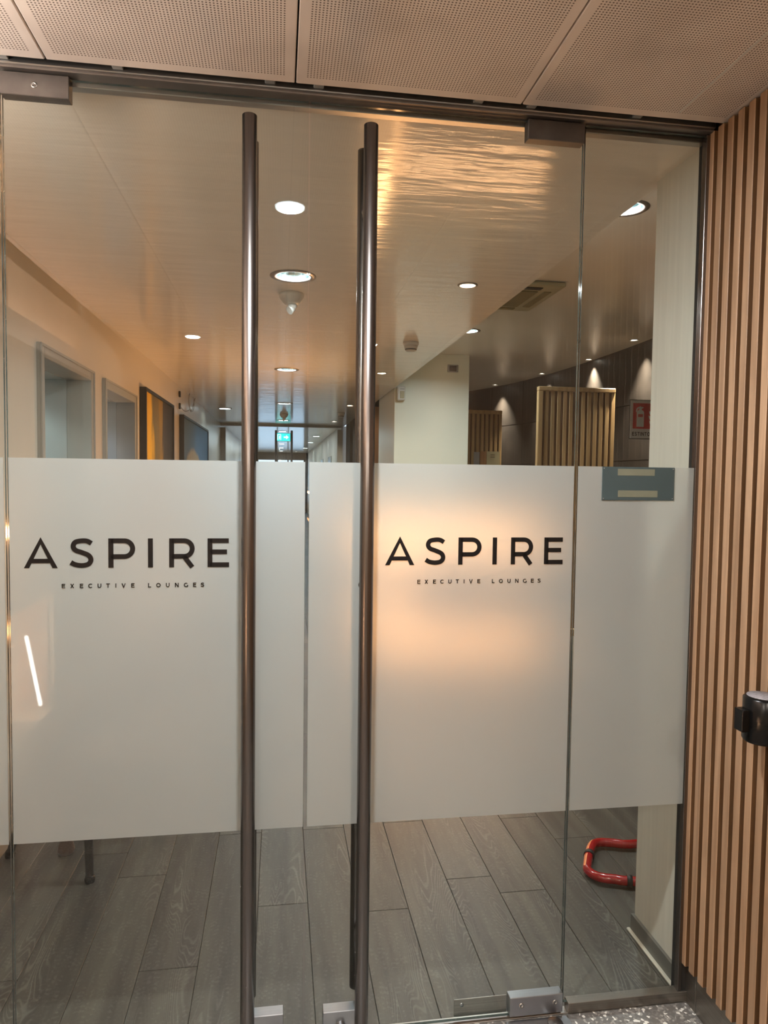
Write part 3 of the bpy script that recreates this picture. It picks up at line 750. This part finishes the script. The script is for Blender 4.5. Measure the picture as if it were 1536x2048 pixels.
# loose cable looping out of two wall clips
cb = thing('cable_loop', 'thin grey cable looping out of two dark clips on the wall', 'cable', (WL+0.002, 6.60, 2.61))
for z in (0.0, -0.14): boxobj('wall_clip', (0, 0.02, -0.02, 0.02, z-0.04, z+0.03), M_BLACKM, cb, bevel=0.004)
bm = new_bm()
pts = [(0.015, 0, -.15), (0.03, .3, -.18), (0.03, .75, -.12)] + [(0.03, .95+.28*math.cos(a), -.0+.12*math.sin(a)) for a in [math.radians(240+d) for d in range(0, 420, 30)]] + [(0.03, 1.35, .1), (0.02, 1.6, .148)]
add_sweep(bm, smooth_path(pts, 4), 0.005, 6); obj('cable', bm, M_GREY, cb)

# ------------------------------------------------------------------ right side of the corridor and lounge
ws = boxobj('wall_right', (1.30, 4.6, 0.045, 0.335, 0, ZL+0.1), M_STUB, kind='structure', label='pale wall end behind the narrow glass panel')
boxobj('baseboard_right', (1.288, 1.30, 0.046, 0.342, 0.008, 0.066), M_SKIRT, bevel=0.001, kind='structure')
boxobj('trim_5', (1.276, 1.290, 0.046, 0.350, 0.0, 0.010), M_LIP, bevel=0.003, kind='structure', label='pale quarter round strip along the skirting')
pil = boxobj('pillar', (1.335, 2.235, 6.20, 7.50, 0, ZL), M_PILLAR, bevel=0.004, kind='structure', label='white pillar at the edge of the lounge')
# curved dark stone wall : arc through measured points, in courses with recessed joints
ARC = [(3.80, 0.335), (3.82, 2.5), (3.84, 4.2), (3.86, 5.4), (3.83, 6.6), (3.73, 7.7), (3.50, 8.8), (3.12, 9.75), (2.55, 10.5), (1.90, 11.0), (1.36, 11.2)]
arc_pts = smooth_path([(x-0.055, y, 0) for x, y in ARC], 5)
wc = thing('wall_curved', 'curved dark stone wall behind the lounge', None, (0, 0, 0), kind='structure')
courses = [(0.0, 0.62), (0.63, 1.24), (1.25, 1.865), (1.875, 2.475), (2.487, ZL)]
cuts = [0, 6, 11, 15, 19, 23, 27, 31, 35, 39, 43, 47, len(arc_pts)-1]
for ci, (za, zb) in enumerate(courses):
    for a, b in zip(cuts, cuts[1:]):
        if b > len(arc_pts)-1: b = len(arc_pts)-1
        if a >= b: continue
        seg = arc_pts[a:b+1]
        bm = new_bm(); fr = []; bk = []
        for i, p in enumerate(seg):
            j = a+i
            t = (arc_pts[min(j+1, len(arc_pts)-1)] - arc_pts[max(j-1, 0)]).normalized(); nn = Vector((t.y, -t.x, 0))
            q = Vector(p)
            if i == 0 and a > 0: q = q + t*0.002
            if i == len(seg)-1: q = q - t*0.002
            fr.append((bm.verts.new((q.x, q.y, za)), bm.verts.new((q.x, q.y, zb))))
            q2 = q + nn*0.03
            bk.append((bm.verts.new((q2.x, q2.y, za)), bm.verts.new((q2.x, q2.y, zb))))
        for i in range(len(seg)-1):
            bm.faces.new((fr[i][0], fr[i+1][0], fr[i+1][1], fr[i][1])); bm.faces.new((bk[i][0], bk[i][1], bk[i+1][1], bk[i+1][0]))
            bm.faces.new((fr[i][1], fr[i+1][1], bk[i+1][1], bk[i][1])); bm.faces.new((fr[i][0], bk[i][0], bk[i+1][0], fr[i+1][0]))
        for e in (0, -1): bm.faces.new((fr[e][0], fr[e][1], bk[e][1], bk[e][0]))
        obj('stone_panel', bm, M_STONE, wc)
bm = new_bm()
prevv = None
for j, p in enumerate(arc_pts):
    t = (arc_pts[min(j+1, len(arc_pts)-1)] - arc_pts[max(j-1, 0)]).normalized(); nn = Vector((t.y, -t.x, 0)); q = p + nn*0.04
    cur = (bm.verts.new((q.x, q.y, 0)), bm.verts.new((q.x, q.y, ZL+0.1)))
    if prevv: bm.faces.new((prevv[0], cur[0], cur[1], prevv[1]))
    prevv = cur
obj('dark_backing', bm, M_DARKGAP, wc)
boxobj('wall_right', (1.36, 1.40, 9.6, 12.55, 0, ZC+0.4), M_SLATE, kind='structure', label='dark blue panelled wall at the far right of the corridor')
boxobj('wall_right', (1.40, 1.62, 8.4, 8.46, 0, 2.70), M_OAKD, kind='structure', label='brown wood panel beyond the pillar')

def slat_screen(label, x0, x1, y, ztop, n, post, rail):
    t = thing('slatted_screen', label, 'screen', ((x0+x1)/2, y, 0), group=None)
    L = x1-x0
    boxobj('top_rail', (-L/2, L/2, -0.03, 0.03, ztop-rail, ztop), M_OAK, t, bevel=0.006)
    boxobj('bottom_rail', (-L/2, L/2, -0.03, 0.03, 0.0, 0.08), M_OAK, t, bevel=0.006)
    boxobj('back_board', (-L/2+0.01, L/2-0.01, 0.010, 0.022, 0.02, ztop-0.01), M_WSIDE, t)
    if post: boxobj('post', (-L/2, -L/2+post, -0.028, 0.025, 0.08, ztop-rail), M_OAK, t, bevel=0.004)
    a = -L/2+post; pt = (L-post)/n
    bm = new_bm(); add_box(bm, pt*0.40, pt, -0.02, 0.004, 0.08, ztop-rail, bevel=0.003); me = mesh_from(bm, 'slat', M_OAK)
    for i in range(n): obj('slat', me, None, t, loc=(a+i*pt, 0, 0))
slat_screen('wide oak slatted screen with a post, in front of the dark stone wall', 2.64, 3.485, 5.0, 2.615, 12, 0.05, 0.045)
slat_screen('narrow oak slatted screen half behind the white pillar', 2.22, 3.065, 7.5, 2.600, 13, 0.0, 0.05)
# cards standing on a shelf by the narrow screen
cd_ = thing('card_holder', 'small cream and brown cards clipped low on the narrow oak screen', 'card', (0, 7.46, 0))
for nm, dims, m in (('photo_card', (2.66, 2.74, -0.018, -0.010, 1.60, 2.02), M_GREY), ('brown_card', (2.75, 2.84, -0.018, -0.010, 1.60, 2.03), M_OAKD), ('cream_card', (2.845, 3.03, -0.018, -0.010, 1.60, 2.03), M_CREAMP)):
    boxobj(nm, dims, m, cd_)
for z in (1.95, 1.98): boxobj('printed_line', (2.90, 2.96, -0.0195, -0.0175, z, z+0.006), M_BLACK, cd_)

# fire extinguisher sign standing out from the stone wall
fsn = thing('fire_extinguisher_sign', 'red and white fire extinguisher sign reading ESTINTORE on dark wall', 'sign', (3.512, 4.70, 2.083))
SW, SH = 0.285, 0.383
boxobj('border', (-0.008, SW+0.008, 0.0, 0.006, -0.008, SH+0.008), M_BLACKM, fsn)
boxobj('sign_face', (0, SW, -0.003, 0.0, 0, SH), M_SIGNW, fsn)
boxobj('red_field', (0.028, SW-0.028, -0.005, -0.003, 0.097, SH-0.028), M_SIGNR, fsn)
bm = new_bm()
yy = -0.0058
bx, bz = 0.068, 0.117
add_poly(bm, [(bx, bz), (bx+.078, bz), (bx+.078, bz+.145), (bx+.070, bz+.160), (bx+.052, bz+.170), (bx+.052, bz+.182), (bx+.070, bz+.190), (bx+.070, bz+.198), (bx+.045, bz+.200), (bx+.042, bz+.206), (bx+.034, bz+.206), (bx+.030, bz+.200), (bx+.026, bz+.182), (bx+.026, bz+.170), (bx+.008, bz+.160), (bx, bz+.145)], yy, 0.001)
add_poly(bm, [(bx+.030, bz+.203), (bx+.030, bz+.192), (bx+.008, bz+.178), (bx+.000, bz+.150), (bx-.010, bz+.150), (bx-.006, bz+.176), (bx+.008, bz+.196)], yy, 0.001)
obj('extinguisher_symbol', bm, M_SIGNW, fsn)
bm = new_bm(); add_poly(bm, [(bx+.014, bz+.098), (bx+.068, bz+.098), (bx+.068, bz+.128), (bx+.014, bz+.128)], yy-0.0006, 0.0005); obj('symbol_label', bm, M_SIGNR, fsn)
bm = new_bm()
for k, (ox, oz, s) in enumerate(((0.196, 0.215, 1.0), (0.192, 0.165, 1.1), (0.200, 0.118, 1.0))):
    add_poly(bm, [(ox+0.004*s, oz+0.062*s), (ox+0.010*s, oz+0.034*s), (ox+0.026*s, oz+0.012*s), (ox+0.046*s, oz), (ox+0.050*s, oz+0.03*s), (ox+0.032*s, oz+0.040*s), (ox+0.020*s, oz+0.056*s)], yy, 0.001)
obj('flame_symbol', bm, M_SIGNW, fsn)
x = 0.024
for c in 'ESTINTORE':
    me = mesh_from(letter_mesh(c, 0.21, 0.038), 'letter', M_BLACK)
    o = obj('letter', me, None, fsn, loc=(x, -0.0035, 0.026)); o.scale = (0.80, 1, 1)
    x += glyph(c, 0.21)[0]*0.038*0.80 + 0.0062

# red tube stand of an extinguisher, on the floor behind the wall end
ts = thing('extinguisher_stand', 'red tubular floor stand with black rings by the wall end', 'stand', (1.32, 0.72, 0))
bm = new_bm()
R_ = 0.019
raw = [(0.62, 0.22), (0.28, 0.155), (0.165, 0.178), (0.105, 0.185), (0.055, 0.145), (-0.02, 0.015), (-0.033, -0.03), (-0.008, -0.075), (0.05, -0.098), (0.13, -0.125), (0.62, -0.245)]
add_sweep(bm, smooth_path([(a, b, 0.024) for a, b in raw], 5), R_, 16); obj('base_tube', bm, M_RED, ts)
bm = new_bm(); add_sweep(bm, smooth_path([(0.60, 0.216, 0.024), (0.66, 0.20, 0.05), (0.68, 0.15, 0.3), (0.68, 0.10, 0.9), (0.68, 0.05, 0.98), (0.68, -0.08, 0.98), (0.68, -0.13, 0.9), (0.68, -0.18, 0.3), (0.66, -0.24, 0.05), (0.60, -0.242, 0.024)], 5), R_, 14); obj('upright_tube', bm, M_RED, ts)
for (p, q) in (((0.030, 0.102, 0.024), (0.018, 0.082, 0.024)), ((0.092, -0.112, 0.024), (0.112, -0.119, 0.024))):
    bm = new_bm(); add_sweep(bm, [p, q], 0.0232, 16); obj('rubber_ring', bm, M_RUBBER, ts)

# ------------------------------------------------------------------ reception desk with amber light lines (behind the film)
rd = thing('reception_desk', 'wooden reception desk with amber light lines seen through the frosted film', 'desk', (1.60, 4.25, 0))
boxobj('body', (-0.66, 0.66, -0.34, 1.40, 0.10, 1.10), M_OAKD, rd, bevel=0.004)
boxobj('plinth', (-0.62, 0.62, -0.30, 1.36, 0.0, 0.10), M_BLACKM, rd)
boxobj('worktop', (-0.70, 0.70, -0.40, 1.44, 1.19, 1.23), M_OAK, rd, bevel=0.004)
boxobj('worktop_support', (-0.64, 0.64, -0.30, 1.38, 1.10, 1.19), M_BLACKM, rd)
for dims in ((-0.66, 0.66, -0.362, -0.34, 1.10, 1.17), (-0.682, -0.66, -0.34, 1.40, 1.10, 1.17), (-0.66, 0.66, -0.362, -0.34, 0.22, 0.29), (-0.682, -0.66, -0.34, 1.40, 0.22, 0.29), (-0.662, -0.62, -0.362, -0.34, 0.29, 1.10)):
    boxobj('light_strip', dims, M_LED, rd, label='amber light strip of the added cove')
l = bpy.data.lights.new('desk_glow', 'AREA'); l.energy = WARM_LED; l.shape = 'RECTANGLE'; l.size = 1.6; l.size_y = 0.06; l.color = (1.0, 0.50, 0.20)
lo = bpy.data.objects.new('desk_glow', l); COL.objects.link(lo); lo.parent = rd; lo.location = (-0.69, 0.53, 1.14); lo.rotation_euler = (0, math.radians(90), 0)
lo.rotation_euler = (math.radians(112), 0, math.radians(90))
l = bpy.data.lights.new('desk_front_glow', 'AREA'); l.energy = 3.5; l.shape = 'RECTANGLE'; l.size = 1.2; l.size_y = 0.05; l.color = (1.0, 0.58, 0.32)
lo = bpy.data.objects.new('desk_front_glow', l); COL.objects.link(lo); lo.parent = rd; lo.location = (0, -0.37, 1.14); lo.rotation_euler = (math.radians(125), 0, math.pi)

# chair by the left wall, only its legs show under the film
def leg_bm(p, q, r1=0.0125, r2=0.010):
    bm = new_bm(); add_sweep(bm, [p, q], [r1, r2], 14); return bm
ch = thing('chair', 'dark splay-legged chair just inside the left door with a brown central foot', 'chair', (-0.845, 1.235, 0))
for (tx, ty), (fx, fy) in (((0.045, -0.185), (0.090, -0.318)), ((-0.185, -0.05), (-0.298, -0.082)), ((0.185, 0.05), (0.315, 0.085)), ((-0.045, 0.185), (-0.085, 0.318))):
    lg = obj('leg', leg_bm((tx, ty, 0.44), (fx, fy, 0.012), 0.021, 0.016), M_GUN, ch)
    bm = new_bm(); add_lathe(bm, [(0, 0.026), (0.017, 0.026), (0.021, 0.012), (0.019, 0.0), (0, 0.0)], 14, (fx, fy, 0)); obj('foot_cap', bm, M_BLACKG, lg)
bm = new_bm(); add_lathe(bm, [(0, 0.44), (0.024, 0.44), (0.022, 0.10), (0.022, 0.07), (0.032, 0.035), (0.036, 0.015), (0.032, 0.0), (0, 0.0)], 20, (-0.070, -0.075, 0)); obj('central_foot', bm, M_BROWN, ch, label='brown turned foot')
bm = new_bm(); add_sweep(bm, [(-0.070, -0.075, 0.06), (0.05, -0.19, 0.36)], 0.006, 8); obj('brace', bm, M_GUN, ch)
bm = new_bm(); add_lathe(bm, [(0, 0.44), (0.20, 0.44), (0.22, 0.455), (0.22, 0.49), (0.20, 0.50), (0, 0.505)], 32); obj('seat', bm, M_CHAIRF, ch)
bm = new_bm(); add_sweep(bm, [(-0.20+0.02, -0.05, 0.50), (-0.215, -0.02, 0.66), (-0.21, 0.04, 0.80), (-0.12, 0.165, 0.82), (-0.045, 0.19, 0.50)], 0.014, 10); obj('backrest', bm, M_GUN, ch)

# ------------------------------------------------------------------ lamps and ceiling fixtures
def downlight(x, y, z, r, cool, watts, label, group, depth=0.055, ring=0.034, name='downlight', spot=None):
    t = thing(name, label, 'ceiling light', (x, y, z), group=group)
    bm = new_bm(); add_lathe(bm, [(r, 0.004), (r-0.001, -0.003), (r+ring*0.4, -0.006), (r+ring, -0.003), (r+ring, 0.0), (r, 0.0)], 36); obj('trim_ring', bm, M_TRIM, t)
    bm = new_bm(); add_lathe(bm, [(r, 0.0), (r*0.98, depth*0.4), (r*0.82, depth), ], 36); obj('reflector', bm, M_REFL, t, recalc=False)
    bm = new_bm(); add_lathe(bm, [(0, depth*0.96), (r*0.83, depth*0.96), (r*0.83, depth*0.99), (0, depth*0.99)], 32); obj('lens', bm, M_LENS_C if cool else M_LENS_W, t)
    if watts:
        l = bpy.data.lights.new('lamp', 'SPOT' if spot else 'AREA'); l.energy = watts; l.color = (0.86, 0.97, 1.0) if cool else (1.0, 0.84, 0.64)
        if spot: l.spot_size = math.radians(spot); l.spot_blend = 1.0; l.shadow_soft_size = 0.02
        else: l.shape = 'DISK'; l.size = r*1.4
        lo = bpy.data.objects.new('lamp', l); COL.objects.link(lo); lo.parent = t; lo.location = (0, 0, depth*0.5 if not spot else 0.0)
    return t
words_ = ['nearest', 'second', 'third', 'fourth']
for i, (x, y) in enumerate(BIG): downlight(x, y, ZC, 0.086, True, P_IN, '%s large cool white round downlight along the corridor centre' % words_[i].capitalize(), 'large corridor downlights')
for i, (x, y) in enumerate(SPOT): downlight(x, y, ZC, 0.040, False, P_SPOT, '%s small recessed spotlight near the right edge of corridor ceiling' % words_[i].capitalize(), 'small corridor spotlights', depth=0.03, ring=0.014)
for i, (x, y) in enumerate(LOUNGE): downlight(x, y, ZL, 0.086, True, P_LOUNGE, ['large lounge downlight half hidden behind the ceiling edge above narrow panel', 'lounge downlight just showing past the ceiling edge above the pillar'][i], 'lounge downlights')
wn = ['rightmost small spotlight washing the curved stone wall', 'small wall spotlight second from the right along the stone wall', 'small wall spotlight above the left side of the wide oak screen', 'small wall spotlight right of the white pillar', 'far small wall spotlight hidden by the white pillar']
for i, (x, y) in enumerate(WASH):
    downlight(x, y, ZL, 0.040, False, P_WASH, wn[i], 'stone wall spotlights', depth=0.003, ring=0.012, spot=80)
# outside lamps (seen mirrored in the glass)
for i, (x, y) in enumerate([(0.035, -0.79), (-0.65, -3.49), (0.70, -3.52)]):
    t = thing('downlight', ['outside round lamp just before the doors', 'outside round lamp behind the viewer on the left', 'outside round lamp behind the viewer on the right'][i], 'ceiling light', (x, y, 2.704), group='outside downlights')
    bm = new_bm(); add_lathe(bm, [(0.058, -0.001), (0.058, -0.010), (0.080, -0.006), (0.080, -0.001)], 36); obj('trim_ring', bm, M_TRIM, t)
    bm = new_bm(); add_lathe(bm, [(0, -0.008), (0.058, -0.008), (0.058, -0.001), (0, -0.001)], 36); obj('lens', bm, M_LENS_C, t)
    l = bpy.data.lights.new('lamp', 'AREA'); l.shape = 'DISK'; l.size = 0.10; l.energy = P_OUT*(1.55, 1.2, 1.1)[i]; l.color = (0.93, 0.95, 0.95) if i == 0 else (1.0, 0.90, 0.78)
    lo = bpy.data.objects.new('lamp', l); COL.objects.link(lo); lo.parent = t; lo.location = (0, 0, -0.012)
FARN = ['far downlight, first of the middle row beyond the distant glass portal', 'far downlight, second of the middle row beyond the distant portal', 'far downlight, third of the middle row beyond the distant portal', 'far downlight, fourth of the middle row beyond the distant portal', 'last far downlight of the middle row, just before the bright window',
        'lone downlight at the left edge of the corridor ceiling before the portal', 'far right-hand downlight just beyond the distant portal', 'far right-hand downlight midway down the corridor beyond the portal', 'far left-hand downlight just beyond the distant portal', 'far left-hand downlight midway down the corridor beyond the portal', 'farthest right-hand downlight near the bright end window']
# far lamps : too small to show parts beyond lens and ring
for i, (x, y) in enumerate(FARL):
    t = thing('downlight', FARN[i], 'ceiling light', (x, y, ZC), group='far corridor downlights')
    bm = new_bm(); add_lathe(bm, [(0.085, 0.0), (0.085, -0.008), (0.11, -0.004), (0.11, 0.0)], 20); obj('trim_ring', bm, M_TRIM, t)
    bm = new_bm(); add_lathe(bm, [(0, -0.006), (0.085, -0.006), (0.085, 0.0), (0, 0.0)], 20); obj('lens', bm, M_LENS_C, t)
    if i < 5:
        l = bpy.data.lights.new('lamp', 'AREA'); l.shape = 'DISK'; l.size = 0.12; l.energy = 16; l.color = (0.80, 0.94, 1.0)
        lo = bpy.data.objects.new('lamp', l); COL.objects.link(lo); lo.parent = t; lo.location = (0, 0, -0.012)

def dome(x, y, label, group):
    t = thing('dome_camera', label, 'camera', (x, y, ZC), group=group)
    bm = new_bm(); add_lathe(bm, [(0, 0), (0.071, 0), (0.071, -0.014), (0.064, -0.030), (0.048, -0.050), (0.038, -0.060), (0, -0.060)], 28); obj('base', bm, M_WHITEP, t)
    bm = new_bm(); add_lathe(bm, [(0, -0.058), (0.026, -0.058), (0.028, -0.070), (0.024, -0.082), (0, -0.086)], 20, (0.006, 0, 0)); obj('neck', bm, M_WHITEP, t)
    bm = new_bm()
    a, b = Vector((0.010, 0.0, -0.080)), Vector((-0.012, -0.014, -0.098))
    add_sweep(bm, [a, b], [0.018, 0.024], 18); e = obj('camera_eye', bm, M_WHITEP, t)
    bm = new_bm(); d_ = (b-a).normalized(); q = b+Vector((0.010, -0.006, 0.0)); add_sweep(bm, [q-d_*0.004, q+d_*0.003], 0.009, 14); obj('camera_lens', bm, M_BLACKG, e)
dome(0.063, 2.112, 'white ceiling camera on a cone base behind the nearest large downlight', 'ceiling cameras')
dome(0.07, 10.1, 'distant ceiling camera above the exit sign', 'ceiling cameras')
def smoke(x, y, label):
    t = thing('smoke_detector', label, 'smoke detector', (x, y, ZC), group='smoke detectors')
    bm = new_bm(); add_lathe(bm, [(0, 0), (0.060, 0), (0.060, -0.020), (0.054, -0.026), (0, -0.026)], 28); obj('base', bm, M_WHITEP, t)
    bm = new_bm(); add_lathe(bm, [(0, -0.026), (0.053, -0.026), (0.048, -0.052), (0, -0.052)], 28); obj('housing', bm, M_WHITEP, t)
    bm = new_bm(); add_lathe(bm, [(0.046, -0.052), (0.044, -0.060)], 28); obj('vent_slot', bm, M_BLACKM, t)
    bm = new_bm(); add_lathe(bm, [(0.044, -0.060), (0.036, -0.068), (0, -0.070)], 28); obj('cap', bm, M_WHITEP, t)
smoke(1.0, 3.39, 'white smoke detector near the right edge of the corridor ceiling')
smoke(1.0, 9.55, 'distant smoke detector near the dark blue wall')

# air-conditioning cassette
ac = thing('air_conditioner', 'aged cream ceiling air conditioner cassette in the lounge', 'air conditioner', (1.70, 3.42, ZL-0.002))
H_ = 0.40
bm = new_bm(); add_box(bm, -H_, H_, -H_, H_, -0.035, 0.0, bevel=0.014, seg=2); obj('panel', bm, M_CREAMP, ac)
boxobj('intake_grille', (-0.24, 0.24, -0.24, 0.24, -0.042, -0.034), M_CREAMD, ac, bevel=0.004)
for k in range(4):
    g = boxobj('air_vane', (-0.24, 0.24, -0.345, -0.285, -0.040, -0.034), M_BLACKM if k == 0 else M_CREAMD, ac, bevel=0.002); g.rotation_euler = (0, 0, k*math.pi/2)

# fittings on the pillar
th = thing('thermostat', 'black wall thermostat on grey plate high on the white pillar', 'thermostat', (2.03, 6.195, 2.955))
boxobj('mounting_plate', (-0.065, 0.065, -0.010, 0.0, -0.045, 0.045), M_GREY, th, bevel=0.004)
boxobj('display', (-0.042, 0.042, -0.016, -0.010, -0.032, 0.032), M_DARKGAP, th, bevel=0.003)
ps = thing('motion_sensor', 'cream motion sensor at the left corner of the white pillar', 'sensor', (1.41, 6.195, 2.64))
boxobj('housing', (-0.052, 0.045, -0.055, 0.0, -0.085, 0.085), M_WHITEP, ps, bevel=0.012)
boxobj('sensor_lens', (-0.020, 0.030, -0.060, -0.054, -0.060, 0.025), M_CREAMP, ps, bevel=0.004)
boxobj('indicator_slot', (-0.020, 0.030, -0.058, -0.054, 0.045, 0.052), M_GREY, ps)

# ------------------------------------------------------------------ far end : second glazed portal, exit sign, windows
fp = thing('trim_6', 'grey frame of the second glass portal down the corridor', None, (0, 12.58, 0), kind='structure')
boxobj('head', (WL, 1.30, -0.03, 0.03, 2.655, ZC), M_GREYF, fp, bevel=0.003)
boxobj('jamb', (1.18, 1.30, -0.03, 0.03, 0, 2.62), M_WALLW, fp, bevel=0.003); boxobj('jamb', (WL, -1.08, -0.03, 0.03, 0, 2.62), M_GREYF, fp, bevel=0.003)
for nm, x0, x1, hx, lb in (('door_5', -0.72, 0.077, -0.075, 'left leaf of the distant glass portal'), ('door_6', 0.08, 0.88, 0.245, 'right leaf of the distant glass portal')):
    d = thing(nm, lb, 'door', (0, 12.58, 0), kind='structure')
    bm = new_bm(); add_box(bm, x0+0.002, x1-0.002, -0.005, 0.005, 0.01, 2.65); obj('glass_pane', bm, M_GLASS, d)
    for s in (-0.07, 0.07):
        bm = new_bm(); add_lathe(bm, [(0, 0.09), (0.022, 0.09), (0.022, 2.58), (0, 2.58)], 12, (hx, s, 0)); obj('pull_handle', bm, M_GUN, d)
    bm = new_bm()
    for z in (0.4, 1.3, 2.3): add_lathe(bm, [(0, -0.07), (0.009, -0.07), (0.009, 0.07), (0, 0.07)], 8, (hx, 0, z), axis='y')
    obj('standoff', bm, M_GUN, d)
ex = thing('exit_sign', 'green lit emergency exit sign hanging at the end of the corridor', 'exit sign', (0.07, 13.4, 2.49))
boxobj('housing', (-0.165, 0.165, 0.0, 0.03, -0.09, 0.09), M_GREY, ex, bevel=0.004)
boxobj('lit_panel', (-0.158, 0.158, -0.004, 0.0, -0.083, 0.083), M_EXIT, ex)
bm = new_bm()
add_poly(bm, [(0.02, -0.015), (0.07, -0.015), (0.07, -0.045), (0.125, 0.0), (0.07, 0.045), (0.07, 0.015), (0.02, 0.015)], -0.005, 0.0008); obj('arrow', bm, M_EXITW, ex)
bm = new_bm()
add_poly(bm, [(-0.12, -0.06), (-0.105, -0.06), (-0.105, 0.06), (-0.12, 0.06)], -0.005, 0.0008); add_poly(bm, [(-0.105, 0.048), (-0.04, 0.048), (-0.04, 0.06), (-0.105, 0.06)], -0.005, 0.0008)
add_poly(bm, [(-0.052, -0.06), (-0.04, -0.06), (-0.04, 0.048), (-0.052, 0.048)], -0.005, 0.0008)
add_poly(bm, [(-0.085, -0.055), (-0.075, -0.055), (-0.066, -0.02), (-0.06, 0.005), (-0.064, 0.022), (-0.072, 0.032), (-0.08, 0.022), (-0.084, 0.0)], -0.005, 0.0008)
obj('running_figure', bm, M_EXITW, ex)
bm = new_bm()
for x in (-0.12, 0.12): add_lathe(bm, [(0, 0.088), (0.004, 0.088), (0.004, 0.21), (0, 0.21)], 8, (x, 0.015, 0))
obj('hanger', bm, M_GREY, ex)
boxobj('wall_right', (1.26, 1.40, 12.62, 30.2, 0, ZC), M_WALLW, kind='structure', label='pale wall of the corridor beyond the second portal')
for y in (15.2, 18.4, 22.0): boxobj('door_%d' % (7+int((y-15)/3)), (1.235, 1.27, y, y+0.95, 0, 2.15), M_GREYR, bevel=0.004, kind='structure', label='pale door in the far right corridor wall')
bm = new_bm(); add_box(bm, WL-0.1, 1.4, 30.0, 30.2, 2.36, ZC); add_box(bm, WL-0.1, -1.0, 30.0, 30.2, 0, 2.36); add_box(bm, 1.14, 1.4, 30.0, 30.2, 0, 2.36); add_box(bm, -1.0, 1.14, 30.0, 30.2, 0, 0.5)
obj('wall_back', bm, M_GUN, kind='structure', label='dark end wall of the corridor around the bright window')
wn_ = thing('window_3', 'bright daylight window at the end of the corridor', 'window', (0, 30.1, 0), kind='structure')
for x in (-1.0, -0.13, 0.35, 1.08): boxobj('mullion', (x, x+0.06, -0.04, 0.04, 0.5, 2.36), M_GUN, wn_)
boxobj('transom', (-1.0, 1.14, -0.03, 0.03, 1.66, 1.70), M_GUN, wn_)
for a, b in ((-0.94, -0.13), (-0.07, 0.35), (0.41, 1.08)):
    bm = new_bm(); add_box(bm, a, b, -0.004, 0.004, 0.5, 2.36); obj('window_pane', bm, M_GLASS, wn_)
